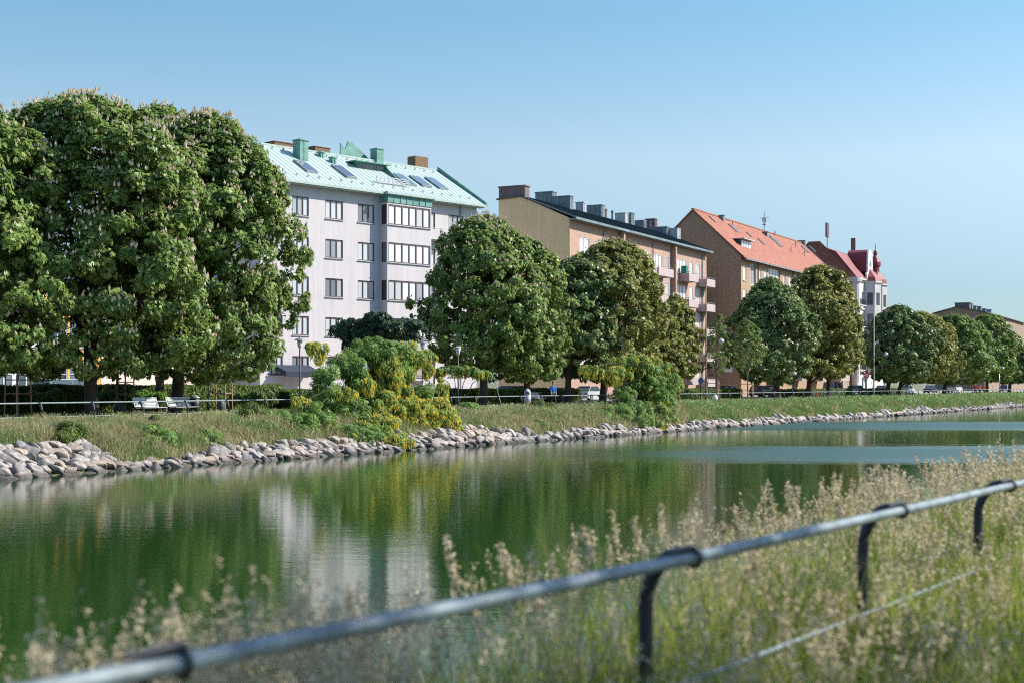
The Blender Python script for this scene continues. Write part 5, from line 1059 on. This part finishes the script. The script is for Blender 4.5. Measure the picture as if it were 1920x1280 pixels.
def arm_lamp(px, v, ytop, arm_px, arm_y, label, m='pole_grey', r=0.09):
    p = on_v(px, v); p.z = ground_z(v); s = p.y/FPX; h = CAMZ+(HOR-ytop)*s; t = thing('street_lamp', label, 'street lamp', p)
    MB().lathe([(r*1.3, -0.1), (r*1.3, 1.2), (r, 1.3), (r*0.6, h)], n=8).build('pole', m, t, True)
    ax = (arm_px-px)*s; az = CAMZ+(HOR-arm_y)*s; a = MB(); a.tube([(0, 0, az-0.35), (ax*0.5, 0, az+0.22), (ax, 0, az+0.30)], 0.035, 6); a.build('arm', 'dark_metal', t)
    MB().lathe([(0.30, 0), (0.30, 0.04), (0.24, 0.2), (0.08, 0.34)], (ax, 0, az-0.08), 12).build('lamp_shade', 'zinc_pale', t, True)
    MB().lathe([(0.06, -0.12), (0.22, -0.02), (0.24, 0.0)], (ax, 0, az-0.082), 12).build('lamp_glass', 'lamp_glass', t, True); return t
arm_lamp(1324, 50, 528, 1352, 640, 'tall brown lamp pole in front of the stacked balconies', 'bark_pale')
arm_lamp(1638.5, 47.5, 562, 1661, 664, 'tallest thin grey pole with a small lamp on its arm')
arm_lamp(1874, 50, 700, 1880, 690, 'short pale pole among the far right trees', 'steel')
p_ = on_v(1314, 49); t_ = thing('curved_post', 'black curved sign post left of the brown lamp pole', 'post', p_); s_ = p_.y/FPX
MB().tube([(0, 0, -0.1), (0, 0, 2.2), (0.05, 0, 2.7), (0.25, 0, 3.0), (0.5, 0, 3.12), (1.0, 0, 3.15)], 0.055, 8).build('pole', 'dark_metal', t_, True)
MB().box(0.55, 0.80, -0.1, 0.1, 3.2, 3.5).build('spotlight', 'dark_metal', t_); MB().box(0.95, 1.15, -0.1, 0.1, 3.2, 3.55).build('spotlight', 'zinc', t_); MB().prism([(0.25*math.cos(a), 2.0+0.25*math.sin(a)) for a in np.linspace(0, 2*math.pi, 16, endpoint=False)], -0.06, -0.03, 'y').build('round_plate', 'sign_blue', t_)
def red_sign():
    p = on_v(1625, 49.5); t = thing('red_sign', 'red house-shaped sign on a dark post by the tall thin pole', 'sign', p); k = p.y/FPX
    MB().lathe([(0.09, -0.1), (0.09, 0.4), (0.045, 0.5), (0.045, 3.0)], n=8).build('post', 'dark_metal', t, True)
    w_ = 4.6*k; z0 = CAMZ+(HOR-707)*k; z1 = CAMZ+(HOR-699)*k; z2 = CAMZ+(HOR-696)*k
    b = MB(); b.prism([(-w_, z0), (w_, z0), (w_, z1), (w_*0.45, z1+0.1), (w_*0.3, z2), (-w_*0.3, z2), (-w_*0.45, z1+0.1), (-w_, z1)], -0.09, -0.05, 'y'); q = b.build('board', 'sign_red', t)
    b = MB(); b.box(-w_*0.7, w_*0.75, -0.096, -0.091, z0+0.17, z0+0.26); b.box(-w_*0.7, w_*0.4, -0.096, -0.091, z0+0.36, z0+0.43); b.build('lettering', 'sign_white', q)
red_sign()
def leaning(px0, y0, px1, y1, v, label):
    a = on_v(px0, v); s = a.y/FPX; p = on_v(px1, v-0.9); t = MB(); q0 = Vector((p.x, p.y, CAMZ+(HOR-y1)*p.y/FPX)); q1 = Vector((a.x, a.y, CAMZ+(HOR-y0)*s)); t.tube([Vector((0, 0, 0)), q1-q0], 0.022, 6)
    o = t.build('leaning_pole', 'dark_metal'); o.location = q0; tag(o, label, 'pole', 'thin poles leaning on the bank')
for i, (a, b, c, d, lb) in enumerate([(926, 705, 944, 777, 'thin dark pole leaning over the bank left of the silver bin'), (1324, 700, 1331, 762, 'thin dark pole leaning beside the brown lamp pole'), (1484, 718, 1488, 748, 'thin pole leaning on the bank in front of the dark wide chestnut'),
    (1137, 715, 1144, 760, 'thin pole leaning by the smaller laburnum'), (1570, 722, 1574, 750, 'thin pole leaning before the white van'), (1634, 715, 1640, 750, 'thin pole leaning at the foot of the thin tall pole'), (1748, 735, 1756, 757, 'thin pole leaning right of the drooping chestnut'), (1790, 720, 1801, 752, 'thin pole leaning left of the three people in red'), (1861, 722, 1866, 750, 'thin pole leaning right of the three people in red')]):
    leaning(a, b, c, d, 43.6, lb)

def stakes(px, v, label, w=0.95, h=2.0, bag=False):
    p = on_v(px, v); p.z = ground_z(v); t = thing('tree_stakes', label, 'stakes', p, 0.3, 'wooden stakes round young trees'); n = 3
    for k in range(n): a = 2*math.pi*k/n+0.5; MB().tube([(w*0.6*math.cos(a), w*0.6*math.sin(a), -0.1), (w*0.55*math.cos(a), w*0.55*math.sin(a), h)], 0.04, 6).build('stake', 'wood', t)
    c = [(w*0.56*math.cos(2*math.pi*k/n+0.5), w*0.56*math.sin(2*math.pi*k/n+0.5)) for k in range(n)]
    for z in (h-0.25, h*0.55):
        for k in range(n): a, b = c[k], c[(k+1) % n]; MB().tube([(a[0], a[1], z), (b[0], b[1], z)], 0.03, 5).build('crossbar', 'wood', t)
def bag(px, v, label, m='bag', h=0.75):
    p = on_v(px, v); o = MB().lathe([(0.22, 0), (0.30, 0.15), (0.26, 0.5), (0.12, h), (0.10, h+0.05)], n=11).build('watering_bag', m, None, True); o.location = p; tag(o, label, 'bag', 'watering bags round young trees')
stakes(33, 57, 'wooden stakes left of the tallest trunk, under the leftmost crown', 1.25, 2.1); stakes(235, 57.5, 'wooden stakes just right of the black lamp post'); stakes(421, 57.5, 'wooden stakes round the tree with the green watering bag, right of the litter bin')
stakes(1341, 53, 'wooden stakes round the thin pale young tree by the brown pole', 1.3, 2.0); stakes(1404, 54, 'wooden stakes round the young tree before the brown gable', 1.5, 1.9)
bag(223.5, 57.5, 'grey-green watering bag behind the black lamp post'); bag(415, 57.5, 'green watering bag between the stakes right of the litter bin'); bag(1341, 52.6, 'white watering bag at the foot of the thin young tree', 'sign_white', 0.6)
for px, v, lb in ((33, 57, 'sapling between the stakes under the leftmost crown'), (235, 57.5, 'sapling between the stakes right of the black lamp post'), (415, 57.5, 'sapling above the green watering bag')):
    build_tree('sapling', lb, px, v, px, 24, 560, 690, leaf='young_leaf', n=500, size=0.22, seed=int(px), trunk_r=0.045, shape='ovate', bark='bark_pale', group='saplings between stakes')

# ------------------------------------------------------------------ cars
def car(label, px, v, colour, kind='sedan', rz=None):
    p = on_v(px, v, 0.04); t = thing('van' if kind == 'van' else 'parked_car', label, 'van' if kind == 'van' else 'car', p, math.pi/2-TH if rz is None else rz, 'cars parked along the street')
    if kind == 'van': L_, W, H = 5.0, 0.95, 1.95; low = [(-2.5, .35), (-2.5, 1.05), (1.7, 1.05), (2.45, .92), (2.5, .35)]; cab = [(-2.45, 1.05), (-2.38, 1.85), (-2.2, 1.93), (0.85, 1.93), (1.05, 1.88), (1.9, 1.05)]; x0, x1 = -1.6, 1.65
    elif kind == 'wagon': L_, W, H = 4.6, 0.88, 1.48; low = [(-2.3, .3), (-2.28, .86), (-2.1, .92), (1.1, .92), (2.2, .76), (2.3, .3)]; cab = [(-2.18, .92), (-1.9, 1.40), (-1.6, 1.47), (0.05, 1.47), (0.3, 1.42), (1.2, .92)]; x0, x1 = -1.4, 1.4
    else: L_, W, H = 4.4, 0.86, 1.44; low = [(-2.2, .3), (-2.2, .82), (-2.0, .92), (1.0, .90), (2.1, .74), (2.2, .3)]; cab = [(-1.85, .92), (-1.15, 1.36), (-0.85, 1.43), (0.1, 1.43), (0.35, 1.38), (1.15, .92)]; x0, x1 = -1.35, 1.35
    def loft(prof, w_in, w_out, zc, zlo):               # section narrows towards the top
        b = MB(); top = max(q[1] for q in prof); f = lambda z: w_out + (w_in-w_out)*max(0, (z-zlo))/(top-zlo+1e-6); n = len(prof); i = len(b.v)
        b.v += [(x, -f(z), z) for x, z in prof] + [(x, f(z), z) for x, z in prof]; b.f += [tuple(range(n)), tuple(range(2*n-1, n-1, -1))]; b.m += [0, 0]
        for k in range(n): b.f.append((k, (k+1) % n, n+(k+1) % n, n+k)); b.m.append(0)
        return b
    bd = loft(low, W-0.06, W, 0, 0.3); body = bd.build('body', colour, t); mo = body.modifiers.new('bevel', 'BEVEL'); mo.width = 0.06; mo.segments = 3
    g = loft([(x, z-0.005) for x, z in cab], W-0.22, W-0.07, 0, 0.92); gl = g.build('windows', 'glass_car', t)
    tz = max(q[1] for q in cab); flat = [q for q in cab if q[1] > tz-0.12]; xa, xb = flat[0][0], flat[-1][0]
    rf = MB(); rf.box(xa, xb, -(W-0.25), W-0.25, tz-0.02, tz+0.025)
    for sx_ in (-1, 1):
        for i in range(len(cab)-1):
            a, b = cab[i], cab[i+1]
            if (i == 0 or i >= len(cab)-3): fa = lambda z: (W-0.07) - 0.15*(z-.92)/(tz-.92) ; rf.tube([(a[0], sx_*fa(a[1]), a[1]), (b[0], sx_*fa(b[1]), b[1])], 0.035, 5)
        xm = (xa+xb)/2; rf.tube([(xm, sx_*(W-0.05), .92), (xm, sx_*(W-0.22), tz)], 0.03, 5)
    roof = rf.build('roof', colour, t); mo = roof.modifiers.new('bevel', 'BEVEL'); mo.width = 0.015; mo.segments = 2
    for x in (x0, x1):
        for y in (-W+0.08, W-0.08):
            b = MB(); rr = 0.33; pr_ = [(rr*math.cos(a), 0.33+rr*math.sin(a)) for a in np.linspace(0, 2*math.pi, 20, endpoint=False)]; b.prism([(x+q, z) for q, z in pr_], y-0.10, y+0.10, 'y'); w_ = b.build('wheel', 'tyre', t)
            sgn = -1 if y < 0 else 1; b = MB(); b.prism([(x+q*0.62, 0.33+(z-0.33)*0.62) for q, z in pr_], y+sgn*0.101, y+sgn*0.112, 'y'); b.build('rim', 'steel', w_)
    for y in (-W+0.22, W-0.22):
        xf = low[-1][0]; MB().box(xf-0.10, xf+0.012, y-0.14, y+0.14, 0.60, 0.72).build('headlight', 'headlamp', t); xr_ = low[0][0]; MB().box(xr_-0.012, xr_+0.08, y-0.10, y+0.10, 0.62, 0.80).build('taillight', 'taillamp', t)
V0 = 63.1
car('silver van roof showing over the hedge before the orange house', 134, 70, 'car_silver', 'van')
car('grey car roof over the hedge, left of the walking man', 968, V0, 'car_grey', 'wagon'); car('silver car roof over the hedge, right of the walking man', 1106, V0, 'car_silver', 'sedan')
car('grey wagon parked behind the hedge before the brown gable', 1366, V0, 'car_grey', 'wagon'); car('black car parked before the red tiled house, nearest the young tree', 1428, V0, 'car_black', 'wagon'); car('dark blue car between the black car and the wide chestnut trunk', 1446, V0, 'car_blue', 'sedan')
car('white van parked behind the bicycles', 1563, V0, 'car_white', 'van'); car('silver wagon parked left of the red sign', 1606, V0, 'car_silver', 'wagon'); car('blue car parked just right of the tall thin pole', 1655, V0, 'car_blue', 'sedan')
car('white car parked under the drooping chestnut', 1700, V0, 'car_white', 'sedan'); car('white van parked left of the three people in red', 1790, V0, 'car_white', 'van'); car('blue car parked right of the three people in red', 1885, V0, 'car_blue', 'wagon'); car('black car parked left of the far white van', 1745, V0, 'car_black', 'sedan')

# ------------------------------------------------------------------ bicycles
def bicycle(px, v, label, m='dark_metal', rz=0.4):
    p = on_v(px, v); p.z = ground_z(v); t = thing('bicycle', label, 'bicycle', p, rz, 'bicycles parked by the far railing')
    for x in (-0.52, 0.52):
        b = MB(); b.tube([(x+0.33*math.cos(a), 0, 0.34+0.33*math.sin(a)) for a in np.linspace(0, 2*math.pi, 21)], 0.02, 6, cap=False); w_ = b.build('wheel', 'tyre', t)
        b = MB(); [b.tube([(x, 0, 0.34), (x+0.32*math.cos(a), 0, 0.34+0.32*math.sin(a))], 0.004, 3) for a in np.linspace(0, 2*math.pi, 13)[:-1]]; b.build('spokes', 'steel', w_)
    b = MB(); S_, Bq, Hd = (-0.18, 0, 0.82), (-0.05, 0, 0.32), (0.36, 0, 0.86)
    for a, c in ((S_, Bq), (Bq, Hd), (S_, Hd), (Bq, (-0.52, 0, 0.34)), ((-0.15, 0, 0.75), (-0.52, 0, 0.34)), (Hd, (0.52, 0, 0.34))): b.tube([a, c], 0.018, 6)
    b.build('frame', m, t); b = MB(); b.tube([(0.34, 0, 0.84), (0.33, 0, 1.02), (0.28, -0.26, 1.04)], 0.014, 5); b.tube([(0.33, 0, 1.02), (0.28, 0.26, 1.04)], 0.014, 5); b.build('handlebar', 'steel', t); MB().box(-0.30, -0.06, -0.06, 0.06, 0.86, 0.92).build('saddle', 'tyre', t)
for px, m, lb, rz in ((1533, 'sign_red', 'red bicycle leaning furthest left by the rail', .5), (1546, 'dark_metal', 'dark bicycle right of the red one', .7), (1560, 'car_blue', 'blue bicycle in front of the white van', .3), (1572, 'dark_metal', 'dark bicycle rightmost of the row by the white van', .6), (1448, 'dark_metal', 'bicycle in front of the dark blue car', .4), (1695, 'car_silver', 'silver bicycle by the rail under the drooping chestnut', .5), (1616, 'dark_metal', 'bicycle left of the red sign', .5)):
    bicycle(px, 45.2, lb, m, rz)

# ------------------------------------------------------------------ people
def skin_obj(name, m, verts, edges, radii, parent, root_i=0, lev=2):
    me = bpy.data.meshes.new(name); me.from_pydata([tuple(v) for v in verts], edges, []); me.materials.append(M[m]); o = link(name, me, parent)
    o.modifiers.new('skin', 'SKIN'); sv_ = me.skin_vertices[0].data
    for i, r in enumerate(radii): sv_[i].radius = (r if isinstance(r, tuple) else (r, r)); sv_[i].use_root = (i == root_i)
    s_ = o.modifiers.new('sub', 'SUBSURF'); s_.levels = lev; s_.render_levels = lev; return o
def person(label, loc, rz, shirt, trousers, skin='skin', walk=0.28, arm=0.15, sc=1.0):
    t = thing('person', label, 'person', loc, rz); t.scale = (sc, sc, sc)
    V, E, Rr = [], [], []
    def add(p, r, parent=None): V.append(p); Rr.append(r); (E.append((parent, len(V)-1)) if parent is not None else None); return len(V)-1
    pel = add((0, 0, 0.95), (0.14, 0.10)); w1 = add((0, 0, 1.10), (0.13, 0.10), pel); ch = add((0, -0.01, 1.32), (0.15, 0.11), w1); nk = add((0, 0.0, 1.50), 0.055, ch); hd = add((0, -0.01, 1.58), 0.075, nk); h2 = add((0, -0.015, 1.68), 0.095, hd); h3 = add((0, -0.005, 1.74), 0.075, h2)
    nose = add((0, -0.115, 1.645), 0.014, h2); 
    for s in (-1, 1): add((s*0.092, 0.0, 1.65), 0.018, h2)
    sh_l, leg_l = [], []
    for s in (-1, 1):
        fw = s*walk; a = add((s*0.17, 0, 1.42), 0.055, ch); el = add((s*0.24, s*arm*0.5+0.03, 1.15), 0.042, a); wr = add((s*0.25, s*arm-0.10, 0.93), 0.028, el); pm = add((s*0.25, s*arm-0.13, 0.86), (0.038, 0.018), wr); sh_l.append((a, el, wr))
        for k, (dx, ln) in enumerate(((-0.028, .065), (-0.010, .078), (0.010, .074), (0.026, .058))): f1 = add((s*0.25+dx*0.4, s*arm-0.135+dx, 0.80), 0.009, pm); add((s*0.247, s*arm-0.13+dx, 0.80-ln*0.75), 0.008, f1)
        th = add((s*0.235, s*arm-0.175, 0.85), 0.010, pm); add((s*0.23, s*arm-0.19, 0.81), 0.009, th)
        hp = add((s*0.09, 0, 0.88), 0.095, pel); kn = add((s*0.10, -fw*0.5-0.02, 0.48), 0.058, hp); an = add((s*0.10, -fw*0.6+0.10*(fw < 0), 0.09+0.03*(fw < 0)), 0.040, kn); ft = add((s*0.11, -fw*0.6-0.14+0.08*(fw < 0), 0.03), 0.035, an); leg_l.append((hp, kn, an))
    skin_obj('body', skin, V, E, Rr, t)
    cv = [(0, 0, 0.93), (0, 0, 1.12), (0, -0.01, 1.34), (0, 0, 1.46)]; ce = [(0, 1), (1, 2), (2, 3)]; cr = [(0.165, 0.125), (0.155, 0.125), (0.175, 0.135), 0.08]
    for a, el, wr in sh_l:
        i = len(cv); cv += [V[a], V[el], tuple(Vector(V[el]).lerp(Vector(V[wr]), 0.85))]; ce += [(2, i), (i, i+1), (i+1, i+2)]; cr += [0.075, 0.058, 0.042]
    skin_obj('shirt', shirt, cv, ce, cr, t)
    cv = [(0, 0, 0.96)]; ce = []; cr = [(0.155, 0.12)]
    for hp, kn, an in leg_l:
        i = len(cv); cv += [V[hp], V[kn], tuple(Vector(V[an])+Vector((0, 0, 0.02)))]; ce += [(0, i), (i, i+1), (i+1, i+2)]; cr += [0.11, 0.078, 0.062]
    skin_obj('trousers', trousers, cv, ce, cr, t)
    b = MB(); b.lathe([(0.099, 0.0), (0.108, 0.05), (0.092, 0.10), (0.05, 0.135), (0.01, 0.14)], (0, 0.018, 1.665), 14); b.build('hair', 'hair', t, True)
    for s in (-1, 1):
        e = MB(); e.lathe([(0.004, -0.006), (0.010, 0), (0.004, 0.006)], (s*0.032, -0.098, 1.672), 8); e.build('eye', 'tyre', t)
        hp, kn, an = leg_l[0 if s < 0 else 1]; a = V[an]; f = MB(); f.prism([(a[1]+0.06, 0.0), (a[1]+0.06, 0.09), (a[1]-0.04, 0.10), (a[1]-0.19, 0.05), (a[1]-0.20, 0.0)], a[0]-0.045, a[0]+0.045, 'x'); f.build('shoe', 'tyre', t)
    m_ = MB(); m_.box(-0.022, 0.022, -0.108, -0.098, 1.605, 1.612); m_.build('mouth', 'taillamp', t); return t
pm_ = on_v(1037.5, 52.0, 0.03); person('person in a bright blue long-sleeved top and dark trousers walking behind the far rail', pm_, R(20), 'blue_cloth', 'navy_cloth', sc=1.03)
for px, v, lb, rz in ((1829, 47.2, 'leftmost of the three people in red tops on the far promenade', -.4), (1837, 48.0, 'middle one of the three people in red tops, lower than the others', .5), (1846, 47.4, 'rightmost of the three people in red tops on the far promenade', .2)):
    person(lb, on_v(px, v, 0.03), rz, 'red_cloth', 'navy_cloth', 'skin2', walk=0.12, sc=0.98 if px != 1837 else 0.86)
